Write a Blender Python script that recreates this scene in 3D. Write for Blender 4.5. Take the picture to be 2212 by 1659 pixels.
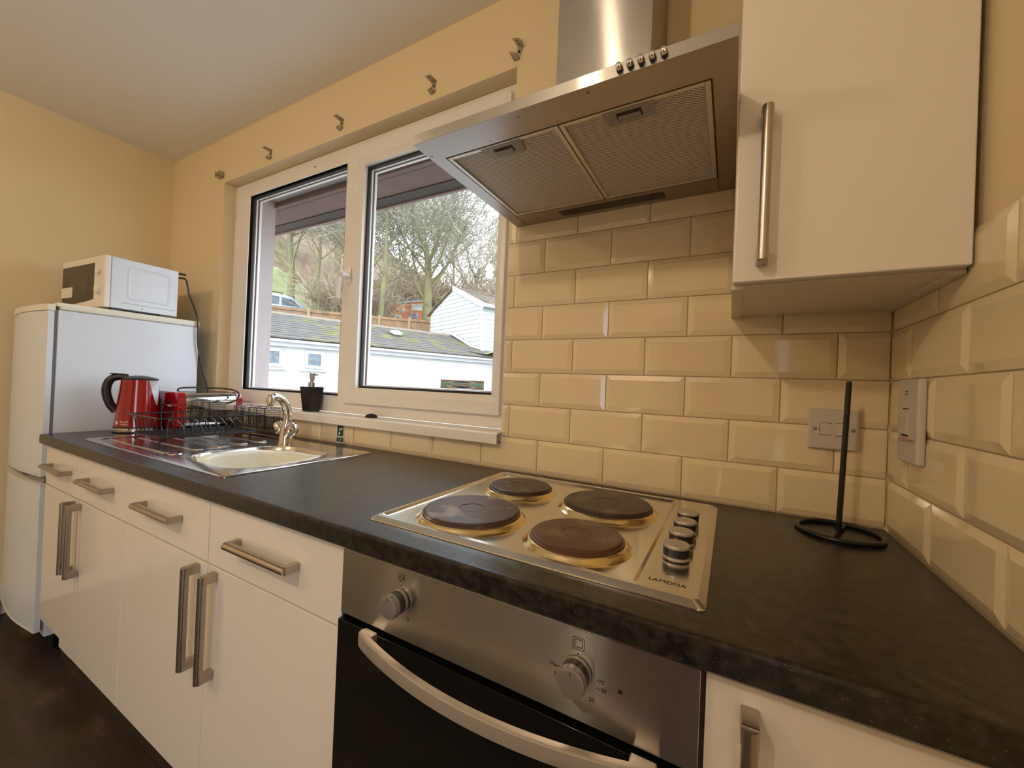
import bpy, bmesh, math, random
from mathutils import Vector, Matrix
D = bpy.data
for o in list(D.objects): D.objects.remove(o, do_unlink=True)
C = bpy.context.scene.collection
SC = bpy.context.scene
PI = math.pi
W = 0.91            # height of the worktop above the floor; z below is measured from the worktop top

# ------------------------------------------------------------------ camera
CAM = Vector((-0.28648, -1.09622, 0.26422))
yaw, pitch, roll, fpx = 0.502332, 0.0049566, 0.0409496, 861.885
fw = Vector((-math.sin(yaw)*math.cos(pitch), math.cos(yaw)*math.cos(pitch), math.sin(pitch)))
r0 = Vector((math.cos(yaw), math.sin(yaw), 0)); u0 = r0.cross(fw)
rt = r0*math.cos(roll) + u0*math.sin(roll); up = u0*math.cos(roll) - r0*math.sin(roll)
cd = D.cameras.new('camera'); cam = D.objects.new('camera', cd); C.objects.link(cam)
cd.sensor_fit = 'HORIZONTAL'; cd.sensor_width = 36; cd.lens = fpx/2212*36; cd.clip_start = 0.02; cd.clip_end = 600
M = Matrix((rt, up, -fw)).transposed().to_4x4(); M.translation = CAM + Vector((0, 0, W)); cam.matrix_world = M
SC.camera = cam

# ------------------------------------------------------------------ light and exposure
SC.view_settings.view_transform = 'Standard'; SC.view_settings.look = 'None'
SC.view_settings.exposure = 0.30; SC.view_settings.gamma = 1.0; SC.view_settings.use_curve_mapping = False
wd = D.worlds.new('overcast_sky'); SC.world = wd; wd.use_nodes = True
bg = wd.node_tree.nodes['Background']; bg.inputs[0].default_value = (0.80, 0.89, 1.0, 1); bg.inputs[1].default_value = 4.6
pl = D.lights.new('window_portal', 'AREA'); pl.shape = 'RECTANGLE'; pl.size = 1.75; pl.size_y = 1.2; pl.cycles.is_portal = True
po = D.objects.new('window_portal', pl); C.objects.link(po); po.location = (-1.805, 0.25, W+0.69); po.rotation_euler = (-PI/2, 0, 0)
p2 = D.lights.new('window_portal', 'AREA'); p2.shape = 'RECTANGLE'; p2.size = 1.9; p2.size_y = 0.9; p2.cycles.is_portal = True
q2 = D.objects.new('window_portal', p2); C.objects.link(q2); q2.location = (0.14, -2.3, 1.05); q2.rotation_euler = (0, PI/2, 0)
LAMP = [(-0.96, -2.0), (-2.45, -2.1)]  # second lamp is added to even out the left wall and ceiling
WARM = (1.0, 0.77, 0.51)
LAMPW = [17, 13]

# ------------------------------------------------------------------ materials
def mat(name, col, rough=0.5, metal=0.0, spec=0.5, bump=0.0, bscale=200, var=0.0, vscale=6, aniso=0.0, coat=0.0, col2=None, trans=0.0, alpha=1.0):
    m = D.materials.new(name); m.use_nodes = True; nt = m.node_tree; b = nt.nodes['Principled BSDF']
    b.inputs['Base Color'].default_value = (*col, 1); b.inputs['Roughness'].default_value = rough
    b.inputs['Metallic'].default_value = metal; b.inputs['Specular IOR Level'].default_value = spec
    b.inputs['Coat Weight'].default_value = coat; b.inputs['Coat Roughness'].default_value = 0.06
    b.inputs['Transmission Weight'].default_value = trans; b.inputs['Alpha'].default_value = alpha
    tc = nt.nodes.new('ShaderNodeTexCoord')
    if var > 0 or col2:
        n = nt.nodes.new('ShaderNodeTexNoise'); n.inputs['Scale'].default_value = vscale; n.inputs['Detail'].default_value = 6
        nt.links.new(tc.outputs['Object'], n.inputs['Vector'])
        r = nt.nodes.new('ShaderNodeValToRGB'); nt.links.new(n.outputs['Fac'], r.inputs['Fac'])
        r.color_ramp.elements[0].position = 0.35; r.color_ramp.elements[1].position = 0.68
        c2 = col2 or tuple(c*(1+var) for c in col); c1 = col if col2 else tuple(c*(1-var) for c in col)
        r.color_ramp.elements[0].color = (*c1, 1); r.color_ramp.elements[1].color = (*c2, 1)
        nt.links.new(r.outputs['Color'], b.inputs['Base Color'])
    if bump > 0:
        n2 = nt.nodes.new('ShaderNodeTexNoise'); n2.inputs['Scale'].default_value = bscale; n2.inputs['Detail'].default_value = 3
        nt.links.new(tc.outputs['Object'], n2.inputs['Vector'])
        bp = nt.nodes.new('ShaderNodeBump'); bp.inputs['Strength'].default_value = bump; bp.inputs['Distance'].default_value = 0.002
        nt.links.new(n2.outputs['Fac'], bp.inputs['Height']); nt.links.new(bp.outputs['Normal'], b.inputs['Normal'])
    return m

def brushed(name, col, rough, stretch, bumpy=0.15, aniso=0.0, axis='Z', arot=0.0, var=0.10):
    """Brushed metal: fine scratches as stretched noise in colour, roughness and bump."""
    m = mat(name, col, rough, 1.0); nt = m.node_tree; b = nt.nodes['Principled BSDF']
    tc = nt.nodes.new('ShaderNodeTexCoord'); mp = nt.nodes.new('ShaderNodeMapping'); mp.inputs['Scale'].default_value = stretch
    nt.links.new(tc.outputs['Object'], mp.inputs['Vector'])
    n = nt.nodes.new('ShaderNodeTexNoise'); n.inputs['Scale'].default_value = 1; n.inputs['Detail'].default_value = 4
    nt.links.new(mp.outputs['Vector'], n.inputs['Vector'])
    r = nt.nodes.new('ShaderNodeMapRange'); r.inputs[3].default_value = rough*0.93; r.inputs[4].default_value = rough*1.08
    nt.links.new(n.outputs['Fac'], r.inputs[0]); nt.links.new(r.outputs[0], b.inputs['Roughness'])
    cr = nt.nodes.new('ShaderNodeMix'); cr.data_type = 'RGBA'
    cr.inputs['A'].default_value = (*[c*(1-var) for c in col], 1); cr.inputs['B'].default_value = (*[min(1, c*(1+var)) for c in col], 1)
    nt.links.new(n.outputs['Fac'], cr.inputs['Factor']); nt.links.new(cr.outputs['Result'], b.inputs['Base Color'])
    bp = nt.nodes.new('ShaderNodeBump'); bp.inputs['Strength'].default_value = bumpy; bp.inputs['Distance'].default_value = 0.0003
    nt.links.new(n.outputs['Fac'], bp.inputs['Height']); nt.links.new(bp.outputs['Normal'], b.inputs['Normal'])
    if aniso:
        b.inputs['Anisotropic'].default_value = aniso; b.inputs['Anisotropic Rotation'].default_value = arot
        t = nt.nodes.new('ShaderNodeCombineXYZ'); t.inputs['XYZ'.index(axis)].default_value = 1.0
        nt.links.new(t.outputs[0], b.inputs['Tangent'])
    return m

m_wall = mat('cream_wall_paint', (0.78, 0.645, 0.42), 0.6, bump=0.08, bscale=90, spec=0.3)
m_render = mat('outside_reveal_render', (0.42, 0.36, 0.35), 0.8, bump=0.3, bscale=60)
m_ceil = mat('white_ceiling_paint', (0.86, 0.845, 0.79), 0.45, bump=0.05, bscale=60, spec=0.4)
m_skirt = mat('white_gloss_paint', (0.80, 0.72, 0.66), 0.3)
m_tile = mat('cream_glazed_tile', (0.82, 0.69, 0.465), 0.07, spec=0.5, bump=0.05, bscale=9, coat=0.3)
m_grout = mat('tan_grout', (0.42, 0.33, 0.20), 0.9)
m_door = mat('white_gloss_laminate', (0.82, 0.775, 0.715), 0.16, spec=0.5)
m_edge = mat('pale_carcass_board', (0.74, 0.66, 0.55), 0.45)
m_dark = mat('dark_brown_plinth', (0.035, 0.024, 0.021), 0.5)
m_steel = brushed('brushed_steel_flat', (0.60, 0.565, 0.52), 0.27, (6, 900, 900), 0.12, 0.55, 'Y', 0.0)
# steel brushed sideways on upright faces: highlights stretch up and down
m_steelx = D.materials.new('brushed_steel_upright'); m_steelx.use_nodes = True; nt = m_steelx.node_tree; nt.nodes.clear()
out = nt.nodes.new('ShaderNodeOutputMaterial'); gl = nt.nodes.new('ShaderNodeBsdfAnisotropic'); gl.inputs['Roughness'].default_value = 0.17; gl.inputs['Anisotropy'].default_value = -0.80
tg = nt.nodes.new('ShaderNodeCombineXYZ'); tg.inputs[2].default_value = 1.0; nt.links.new(tg.outputs[0], gl.inputs['Tangent'])
tc = nt.nodes.new('ShaderNodeTexCoord'); mp = nt.nodes.new('ShaderNodeMapping'); mp.inputs['Scale'].default_value = (3, 900, 900); nt.links.new(tc.outputs['Object'], mp.inputs['Vector'])
n = nt.nodes.new('ShaderNodeTexNoise'); n.inputs['Scale'].default_value = 1; n.inputs['Detail'].default_value = 3; nt.links.new(mp.outputs['Vector'], n.inputs['Vector'])
mx = nt.nodes.new('ShaderNodeMix'); mx.data_type = 'RGBA'; mx.inputs['A'].default_value = (0.55, 0.54, 0.53, 1); mx.inputs['B'].default_value = (0.63, 0.62, 0.61, 1); nt.links.new(n.outputs['Fac'], mx.inputs['Factor'])
nt.links.new(mx.outputs['Result'], gl.inputs['Color']); nt.links.new(gl.outputs[0], out.inputs[0])
m_hobst = brushed('stained_hob_steel', (0.70, 0.68, 0.63), 0.17, (20, 400, 300), 0.04, 0.4, 'Y', 0.0, 0.06)
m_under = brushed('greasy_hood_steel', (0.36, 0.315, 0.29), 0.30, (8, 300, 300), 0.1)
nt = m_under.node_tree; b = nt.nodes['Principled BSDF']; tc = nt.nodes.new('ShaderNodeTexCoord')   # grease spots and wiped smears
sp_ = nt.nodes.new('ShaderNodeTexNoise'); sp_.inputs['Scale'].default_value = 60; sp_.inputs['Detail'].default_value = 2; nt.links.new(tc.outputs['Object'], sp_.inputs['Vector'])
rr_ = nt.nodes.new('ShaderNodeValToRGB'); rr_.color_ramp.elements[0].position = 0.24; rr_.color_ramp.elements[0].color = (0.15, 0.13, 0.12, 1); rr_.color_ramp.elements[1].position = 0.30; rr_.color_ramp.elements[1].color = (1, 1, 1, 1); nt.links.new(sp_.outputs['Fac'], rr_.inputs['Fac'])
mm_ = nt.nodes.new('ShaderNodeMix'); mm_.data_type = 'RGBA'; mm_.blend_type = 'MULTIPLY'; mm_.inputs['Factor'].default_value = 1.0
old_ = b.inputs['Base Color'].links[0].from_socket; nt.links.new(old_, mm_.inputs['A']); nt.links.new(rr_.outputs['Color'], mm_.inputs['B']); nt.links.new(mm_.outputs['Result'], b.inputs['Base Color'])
m_sink = brushed('satin_sink_steel', (0.66, 0.63, 0.61), 0.17, (12, 500, 500), 0.06)
m_chrome = mat('chrome', (0.70, 0.70, 0.70), 0.06, 1.0)
m_pump = mat('satin_pump_steel', (0.50, 0.50, 0.50), 0.25, 1.0)
m_hobknob = mat('pale_silver_knob', (0.46, 0.43, 0.39), 0.32, 0.5)
m_knob = mat('grey_silver_knob', (0.30, 0.28, 0.265), 0.34, 0.5)
m_nickel = brushed('brushed_nickel', (0.47, 0.42, 0.37), 0.30, (10, 700, 700), 0.05)
m_nickelv = brushed('brushed_nickel_upright', (0.47, 0.42, 0.37), 0.30, (700, 700, 10), 0.05)
m_zinc = mat('dull_zinc', (0.50, 0.44, 0.33), 0.45, 0.9)
m_alu = mat('dull_aluminium', (0.62, 0.57, 0.50), 0.4, 0.9)
m_latch = mat('grey_plastic_latch', (0.30, 0.28, 0.24), 0.4)
m_black = mat('black_plastic', (0.012, 0.011, 0.012), 0.35)
m_blackwire = mat('black_coated_wire', (0.010, 0.010, 0.011), 0.3)
m_rubber = mat('black_rubber_gasket', (0.008, 0.008, 0.009), 0.6)
m_blackglass = mat('black_oven_glass', (0.004, 0.004, 0.004), 0.10, spec=0.5)
m_cavity = mat('black_cavity', (0.006, 0.005, 0.005), 0.6)
m_silver = mat('silver_painted_plastic', (0.58, 0.52, 0.45), 0.32, 0.55)
m_red = mat('red_gloss_enamel', (0.27, 0.004, 0.008), 0.07, coat=0.5, spec=0.5)
m_white = mat('white_enamel', (0.70, 0.755, 0.83), 0.28)
m_switch = mat('aged_white_plastic', (0.60, 0.545, 0.49), 0.4)
m_handlew = mat('bright_white_handle', (0.90, 0.90, 0.92), 0.15)
m_cream = mat('yellowed_white_plastic', (0.80, 0.77, 0.66), 0.4)
m_wplast = mat('white_plastic', (0.80, 0.76, 0.72), 0.35)
m_upvc = mat('white_upvc', (0.84, 0.82, 0.79), 0.28)
m_bowl = mat('cream_plastic', (0.78, 0.77, 0.66), 0.35)
m_grey = mat('mid_grey_plastic', (0.22, 0.22, 0.24), 0.4)
m_ink = mat('black_print', (0.01, 0.01, 0.01), 0.6)
m_whiteink = mat('white_print', (0.75, 0.72, 0.70), 0.5)
m_green = mat('green_sign_print', (0.006, 0.075, 0.045), 0.4)
m_greenpl = mat('bright_green_plastic', (0.01, 0.38, 0.06), 0.3)
m_redink = mat('red_print', (0.55, 0.12, 0.08), 0.5)

# worktop laminate with fine speckle
m_top = mat('charcoal_laminate', (0.02, 0.017, 0.015), 0.29, spec=0.5, bump=0.12, bscale=420)
nt = m_top.node_tree; b = nt.nodes['Principled BSDF']; tc = nt.nodes.new('ShaderNodeTexCoord')
v = nt.nodes.new('ShaderNodeTexVoronoi'); v.inputs['Scale'].default_value = 150; nt.links.new(tc.outputs['Object'], v.inputs['Vector'])
n = nt.nodes.new('ShaderNodeTexNoise'); n.inputs['Scale'].default_value = 70; n.inputs['Detail'].default_value = 8; nt.links.new(tc.outputs['Object'], n.inputs['Vector'])
r = nt.nodes.new('ShaderNodeValToRGB'); r.color_ramp.elements[0].position = 0.09; r.color_ramp.elements[0].color = (0.22, 0.19, 0.15, 1)
r.color_ramp.elements[1].position = 0.19; r.color_ramp.elements[1].color = (0.010, 0.008, 0.007, 1); nt.links.new(v.outputs['Distance'], r.inputs['Fac'])
r2 = nt.nodes.new('ShaderNodeValToRGB'); r2.color_ramp.elements[0].position = 0.40; r2.color_ramp.elements[0].color = (0.006, 0.0045, 0.004, 1)
r2.color_ramp.elements[1].position = 0.72; r2.color_ramp.elements[1].color = (0.055, 0.045, 0.037, 1); nt.links.new(n.outputs['Fac'], r2.inputs['Fac'])
mx = nt.nodes.new('ShaderNodeMix'); mx.data_type = 'RGBA'; mx.inputs['Factor'].default_value = 0.35
nt.links.new(r2.outputs['Color'], mx.inputs['A']); nt.links.new(r.outputs['Color'], mx.inputs['B']); nt.links.new(mx.outputs['Result'], b.inputs['Base Color'])

# vinyl floor: dark brown planks with worn, lighter streaks
m_floor = mat('dark_vinyl_floor', (0.03, 0.022, 0.017), 0.45, bump=0.1, bscale=40)
nt = m_floor.node_tree; b = nt.nodes['Principled BSDF']; tc = nt.nodes.new('ShaderNodeTexCoord'); mp = nt.nodes.new('ShaderNodeMapping'); mp.inputs['Scale'].default_value = (2.2, 7, 1)
n = nt.nodes.new('ShaderNodeTexNoise'); n.inputs['Scale'].default_value = 1.6; n.inputs['Detail'].default_value = 8
nt.links.new(tc.outputs['Object'], mp.inputs['Vector']); nt.links.new(mp.outputs['Vector'], n.inputs['Vector'])
r = nt.nodes.new('ShaderNodeValToRGB'); e = r.color_ramp.elements; e[0].position = 0.40; e[0].color = (0.026, 0.019, 0.016, 1); e[1].position = 0.75; e[1].color = (0.15, 0.10, 0.055, 1)
x = e.new(0.58); x.color = (0.050, 0.034, 0.026, 1); nt.links.new(n.outputs['Fac'], r.inputs['Fac']); nt.links.new(r.outputs['Color'], b.inputs['Base Color'])

# hotplate iron: rust brown with pale worn patches
def hotplate_mat(name, base, worn, thr):
    m = mat(name, base, 0.55); nt = m.node_tree; b = nt.nodes['Principled BSDF']; tc = nt.nodes.new('ShaderNodeTexCoord')
    n = nt.nodes.new('ShaderNodeTexNoise'); n.inputs['Scale'].default_value = 16; n.inputs['Detail'].default_value = 7; nt.links.new(tc.outputs['Object'], n.inputs['Vector'])
    r = nt.nodes.new('ShaderNodeValToRGB'); r.color_ramp.elements[0].position = thr; r.color_ramp.elements[0].color = (*base, 1)
    r.color_ramp.elements[1].position = thr+0.14; r.color_ramp.elements[1].color = (*worn, 1); nt.links.new(n.outputs['Fac'], r.inputs['Fac']); nt.links.new(r.outputs['Color'], b.inputs['Base Color'])
    r3 = nt.nodes.new('ShaderNodeMapRange'); r3.inputs[1].default_value = thr; r3.inputs[2].default_value = thr+0.1; r3.inputs[3].default_value = 0.42; r3.inputs[4].default_value = 0.26
    nt.links.new(n.outputs['Fac'], r3.inputs[0]); nt.links.new(r3.outputs[0], b.inputs['Roughness'])
    return m
m_plateA = hotplate_mat('worn_hotplate_iron', (0.075, 0.042, 0.030), (0.34, 0.31, 0.32), 0.52)
m_plateB = hotplate_mat('rusty_hotplate_iron', (0.10, 0.042, 0.020), (0.15, 0.075, 0.04), 0.55)
m_plateC = hotplate_mat('dark_hotplate_iron', (0.045, 0.026, 0.018), (0.07, 0.045, 0.03), 0.58)
m_rust = hotplate_mat('rusty_boss_iron', (0.11, 0.036, 0.016), (0.07, 0.035, 0.02), 0.52)
m_ring = hotplate_mat('scorched_lampgold_ring', (0.85, 0.68, 0.36), (0.16, 0.09, 0.04), 0.62)  # gold base colour stands for the lamp's glow; brown patches are scorch
for n_ in m_ring.node_tree.nodes:
    if n_.type == 'BSDF_PRINCIPLED': n_.inputs['Metallic'].default_value = 1.0
    if n_.type == 'MAP_RANGE': n_.inputs[3].default_value = 0.16; n_.inputs[4].default_value = 0.4

# filter mesh: fine diagonal ribbing
m_mesh = mat('ribbed_filter_mesh', (0.34, 0.29, 0.23), 0.5, 0.15)
nt = m_mesh.node_tree; b = nt.nodes['Principled BSDF']; tc = nt.nodes.new('ShaderNodeTexCoord')
mp = nt.nodes.new('ShaderNodeMapping'); mp.inputs['Rotation'].default_value = (0, 0, 0.9); nt.links.new(tc.outputs['Object'], mp.inputs['Vector'])
w1 = nt.nodes.new('ShaderNodeTexWave'); w1.inputs['Scale'].default_value = 62; w1.inputs['Distortion'].default_value = 0.4; nt.links.new(mp.outputs['Vector'], w1.inputs['Vector'])
mp2 = nt.nodes.new('ShaderNodeMapping'); mp2.inputs['Rotation'].default_value = (0, 0, -0.75); nt.links.new(tc.outputs['Object'], mp2.inputs['Vector'])
w2 = nt.nodes.new('ShaderNodeTexWave'); w2.inputs['Scale'].default_value = 50; nt.links.new(mp2.outputs['Vector'], w2.inputs['Vector'])
mu = nt.nodes.new('ShaderNodeMath'); mu.operation = 'MULTIPLY_ADD'; mu.inputs[1].default_value = 0.35; nt.links.new(w2.outputs['Fac'], mu.inputs[0]); nt.links.new(w1.outputs['Fac'], mu.inputs[2])
r = nt.nodes.new('ShaderNodeValToRGB'); r.color_ramp.elements[0].position = 0.2; r.color_ramp.elements[0].color = (0.22, 0.175, 0.13, 1); r.color_ramp.elements[1].position = 0.9; r.color_ramp.elements[1].color = (0.80, 0.71, 0.60, 1)
nt.links.new(mu.outputs[0], r.inputs['Fac']); nt.links.new(r.outputs['Color'], b.inputs['Base Color'])
bp = nt.nodes.new('ShaderNodeBump'); bp.inputs['Strength'].default_value = 0.6; bp.inputs['Distance'].default_value = 0.002; nt.links.new(mu.outputs[0], bp.inputs['Height']); nt.links.new(bp.outputs['Normal'], b.inputs['Normal'])

def glass_mat(name, dirt):
    m = D.materials.new(name); m.use_nodes = True; nt = m.node_tree; nt.nodes.clear()
    out = nt.nodes.new('ShaderNodeOutputMaterial'); tr = nt.nodes.new('ShaderNodeBsdfTransparent'); gl = nt.nodes.new('ShaderNodeBsdfGlossy')
    gl.inputs['Roughness'].default_value = 0.02; lw = nt.nodes.new('ShaderNodeLayerWeight'); lw.inputs[0].default_value = 0.5
    pw = nt.nodes.new('ShaderNodeMath'); pw.operation = 'POWER'; pw.inputs[1].default_value = 5; nt.links.new(lw.outputs['Facing'], pw.inputs[0])
    fr = nt.nodes.new('ShaderNodeMath'); fr.operation = 'MULTIPLY_ADD'; fr.inputs[1].default_value = 0.5; fr.inputs[2].default_value = 0.035; nt.links.new(pw.outputs[0], fr.inputs[0])
    mx = nt.nodes.new('ShaderNodeMixShader'); nt.links.new(fr.outputs[0], mx.inputs[0]); nt.links.new(tr.outputs[0], mx.inputs[1]); nt.links.new(gl.outputs[0], mx.inputs[2])
    res = mx
    if dirt > 0:
        tc = nt.nodes.new('ShaderNodeTexCoord'); v = nt.nodes.new('ShaderNodeTexNoise'); v.inputs['Scale'].default_value = 30; v.inputs['Detail'].default_value = 10; v.inputs['Distortion'].default_value = 2.5
        nt.links.new(tc.outputs['Object'], v.inputs['Vector'])
        r = nt.nodes.new('ShaderNodeValToRGB'); r.color_ramp.elements[0].position = 0.62; r.color_ramp.elements[0].color = (dirt*0.0,)*3+(1,); r.color_ramp.elements[1].position = 0.80; r.color_ramp.elements[1].color = (dirt*3,)*3+(1,)
        nt.links.new(v.outputs['Fac'], r.inputs['Fac'])
        di = nt.nodes.new('ShaderNodeBsdfTranslucent'); di.inputs['Color'].default_value = (0.8, 0.8, 0.8, 1)
        m2 = nt.nodes.new('ShaderNodeMixShader'); nt.links.new(r.outputs['Color'], m2.inputs[0]); nt.links.new(mx.outputs[0], m2.inputs[1]); nt.links.new(di.outputs[0], m2.inputs[2]); res = m2
    nt.links.new(res.outputs[0], out.inputs[0]); return m
m_glass = glass_mat('dusty_window_glass', 0.022)
m_clear = glass_mat('clear_plastic', 0.10)

# ------------------------------------------------------------------ mesh helpers (all coordinates: z from the worktop top)
class MB:
    def __init__(s): s.bm = bmesh.new(); s.mi = 0
    def _mark(s, faces):
        for f in faces: f.material_index = s.mi
    def m(s, i): s.mi = i; return s
    def box(s, x0, x1, y0, y1, z0, z1, bev=0.0, seg=2, rot=None, about=None):
        g = bmesh.ops.create_cube(s.bm, size=1); vs = g['verts']
        for v in vs: v.co = Vector(((x0+x1)/2+v.co.x*(x1-x0), (y0+y1)/2+v.co.y*(y1-y0), (z0+z1)/2+v.co.z*(z1-z0)))
        fs = set(f for v in vs for f in v.link_faces); s._mark(fs)
        if bev > 0:
            es = list(set(e for v in vs for e in v.link_edges))
            r = bmesh.ops.bevel(s.bm, geom=es, offset=bev, segments=seg, profile=0.5, affect='EDGES', clamp_overlap=True)
            s._mark(r['faces']); vs = list(set(v for f in r['faces'] for v in f.verts) | set(v for v in vs if v.is_valid))
        if rot is not None:
            c = Vector(about or ((x0+x1)/2, (y0+y1)/2, (z0+z1)/2))
            for v in vs: v.co = c + rot @ (v.co-c)
        return s
    def face(s, pts):
        f = s.bm.faces.new([s.bm.verts.new(p) for p in pts]); f.material_index = s.mi; return s
    def prism(s, pts, d):
        """extrude a polygon of 3-D points by the vector d"""
        d = Vector(d); a = [s.bm.verts.new(p) for p in pts]; b = [s.bm.verts.new(Vector(p)+d) for p in pts]; n = len(a)
        fs = [s.bm.faces.new(a[::-1]), s.bm.faces.new(b)] + [s.bm.faces.new((a[i], a[(i+1) % n], b[(i+1) % n], b[i])) for i in range(n)]
        s._mark(fs); return s
    def loft(s, loops, closed=True, cap0=True, cap1=True):
        L = [[s.bm.verts.new(p) for p in lp] for lp in loops]; n = len(L[0]); fs = []
        for a, b in zip(L, L[1:]):
            for i in range(n if closed else n-1): fs.append(s.bm.faces.new((a[i], a[(i+1) % n], b[(i+1) % n], b[i])))
        if cap0: fs.append(s.bm.faces.new(L[0][::-1]))
        if cap1: fs.append(s.bm.faces.new(L[-1]))
        s._mark(fs); return s
    def lathe(s, c, prof, n=32, axis=(0, 0, 1), cap0=True, cap1=True):
        az = Vector(axis).normalized(); ax = az.orthogonal().normalized(); ay = az.cross(ax); c = Vector(c)
        return s.loft([[c+az*z+(ax*math.cos(2*PI*i/n)+ay*math.sin(2*PI*i/n))*r for i in range(n)] for r, z in prof], True, cap0, cap1)
    def tube(s, pts, r, n=8, closed=False, flat=1.0):
        pts = [Vector(p) for p in pts]; k = len(pts); loops = []; nrm = None
        for i in range(k):
            if closed: t = (pts[(i+1) % k]-pts[i-1])
            else: t = pts[min(i+1, k-1)]-pts[max(i-1, 0)]
            t.normalize()
            if nrm is None: nrm = t.orthogonal().normalized()
            else: nrm = (nrm-t*nrm.dot(t)).normalized()
            bn = t.cross(nrm); rr = r[i] if isinstance(r, (list, tuple)) else r
            loops.append([pts[i]+nrm*math.cos(2*PI*j/n)*rr+bn*math.sin(2*PI*j/n)*rr*flat for j in range(n)])
        if closed:
            loops.append(loops[0]); a = s.loft(loops, True, False, False); return a
        return s.loft(loops)
    def poly_hole(s, outer, hole, d=None):
        """flat face with a hole (3-D point loops)"""
        es = []
        for lp in (outer, hole):
            v = [s.bm.verts.new(p) for p in lp]; es += [s.bm.edges.new((v[i], v[(i+1) % len(v)])) for i in range(len(v))]
        g = bmesh.ops.triangle_fill(s.bm, use_beauty=True, use_dissolve=False, edges=es); s._mark([f for f in g['geom'] if isinstance(f, bmesh.types.BMFace)]); return s
    def add(s, other, mtx=None): ...

def rrect(x0, x1, y0, y1, r, z, n=6):
    pts = []
    for cx, cy, a0 in ((x1-r, y1-r, 0), (x0+r, y1-r, PI/2), (x0+r, y0+r, PI), (x1-r, y0+r, 3*PI/2)):
        for i in range(n+1):
            a = a0+PI/2*i/n; pts.append(Vector((cx+r*math.cos(a), cy+r*math.sin(a), z)))
    return pts

def wloc(o):
    p = Vector(o.location); q = o.parent
    while q: p += Vector(q.location); q = q.parent
    return p
def obj(name, mb, mats, parent=None, smooth=38, origin=None):
    bm = mb.bm if isinstance(mb, MB) else mb
    bmesh.ops.recalc_face_normals(bm, faces=bm.faces)
    me = D.meshes.new(name); o = D.objects.new(name, me)
    base = Vector((0, 0, 0))
    if parent: base = wloc(parent)
    elif origin is not None: base = Vector(origin)+Vector((0, 0, W))
    for v in bm.verts: v.co = v.co+Vector((0, 0, W))-base
    bm.to_mesh(me); bm.free()
    for p in me.polygons: p.use_smooth = smooth > 0
    if smooth > 0: me.set_sharp_from_angle(angle=math.radians(smooth))
    for m in (mats if isinstance(mats, (list, tuple)) else [mats]): me.materials.append(m)
    C.objects.link(o)
    if smooth > 0:
        wn_ = o.modifiers.new('weighted_normal', 'WEIGHTED_NORMAL'); wn_.mode = 'FACE_AREA'; wn_.weight = 60; wn_.keep_sharp = True
    if parent: o.parent = parent
    else: o.location = base
    return o
def tag(o, label, cat, group=None, kind=None):
    o['label'] = label; o['category'] = cat
    if group: o['group'] = group
    if kind: o['kind'] = kind
    return o
def thing(name, loc, label, cat, group=None, kind=None, rz=0):
    o = D.objects.new(name, None); C.objects.link(o); o.location = Vector(loc)+Vector((0, 0, W)); o.empty_display_size = 0.05
    o.rotation_euler = (0, 0, rz)
    return tag(o, label, cat, group, kind)
def copy_thing(root, loc, label=None, rz=None, scale=None):
    r = root.copy(); C.objects.link(r); r.location = Vector(loc)+Vector((0, 0, W))
    if label: r['label'] = label
    if rz is not None: r.rotation_euler = (0, 0, rz)
    if scale is not None: r.scale = scale if isinstance(scale, (tuple, list)) else (scale,)*3
    for ch in list(root.children):
        c = ch.copy(); C.objects.link(c); c.parent = r
        for g in list(ch.children):
            d = g.copy(); C.objects.link(d); d.parent = c
    return r
def text_mb(mb, string, size, fn, depth=0.0):
    """lettering as flat faces; fn maps (x, y) of the flat text to a 3-D point"""
    cu = D.curves.new('lettering', 'FONT'); cu.body = string; cu.size = size; cu.align_x = 'CENTER'; cu.align_y = 'CENTER'
    t = D.objects.new('lettering', cu); C.objects.link(t); dg = bpy.context.evaluated_depsgraph_get(); dg.update()
    me = D.meshes.new_from_object(t.evaluated_get(dg)); vs = [mb.bm.verts.new(fn(v.co.x, v.co.y)) for v in me.vertices]
    for p in me.polygons:
        try:
            f = mb.bm.faces.new([vs[i] for i in p.vertices]); f.material_index = mb.mi
        except ValueError: pass
    D.objects.remove(t); D.curves.remove(cu); D.meshes.remove(me)

# ================================================================== ROOM SHELL
RX0, RY0, ZC = -3.28, -3.3, 1.53        # left wall, wall behind the camera, ceiling height above worktop
WX0, WX1, WZ0, WZ1 = -2.69, -0.92, 0.082, 1.285   # window opening
b = MB()
for (x0, x1, z0, z1) in ((RX0-0.2, WX0, -W, ZC), (WX1, 0.2, -W, ZC), (WX0, WX1, -W, WZ0), (WX0, WX1, WZ1, ZC)):
    b.m(0).box(x0, x1, 0.006, 0.14, z0, z1); b.m(1).box(x0+(0.03 if x0 == WX0 else 0), x1-(0.03 if x1 == WX0 else 0)+(0.05 if x1 == WX0 else 0), 0.14, 0.27, z0, z1)
tag(obj('wall_back', b, [m_wall, m_render], smooth=0), 'cream painted wall with the window and the tiled splashback', 'wall', kind='structure')
tag(obj('wall_left', MB().box(RX0-0.1, RX0, RY0, 0.14, -W, ZC), m_wall, smooth=0), 'cream painted side wall behind the fridge and microwave', 'wall', kind='structure')
DY0, DY1, DZ1 = -2.75, -1.85, 1.10      # unseen glazed door added for neutral daylight, sited by the kettle's highlight
tag(obj('wall_right', MB().box(0.008, 0.12, DY1, 0.14, -W, ZC).box(0.008, 0.12, RY0, DY0, -W, ZC).box(0.008, 0.12, DY0, DY1, DZ1, ZC), m_wall, smooth=0), 'cream wall on the right beside the wall cabinet', 'wall', kind='structure')
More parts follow.
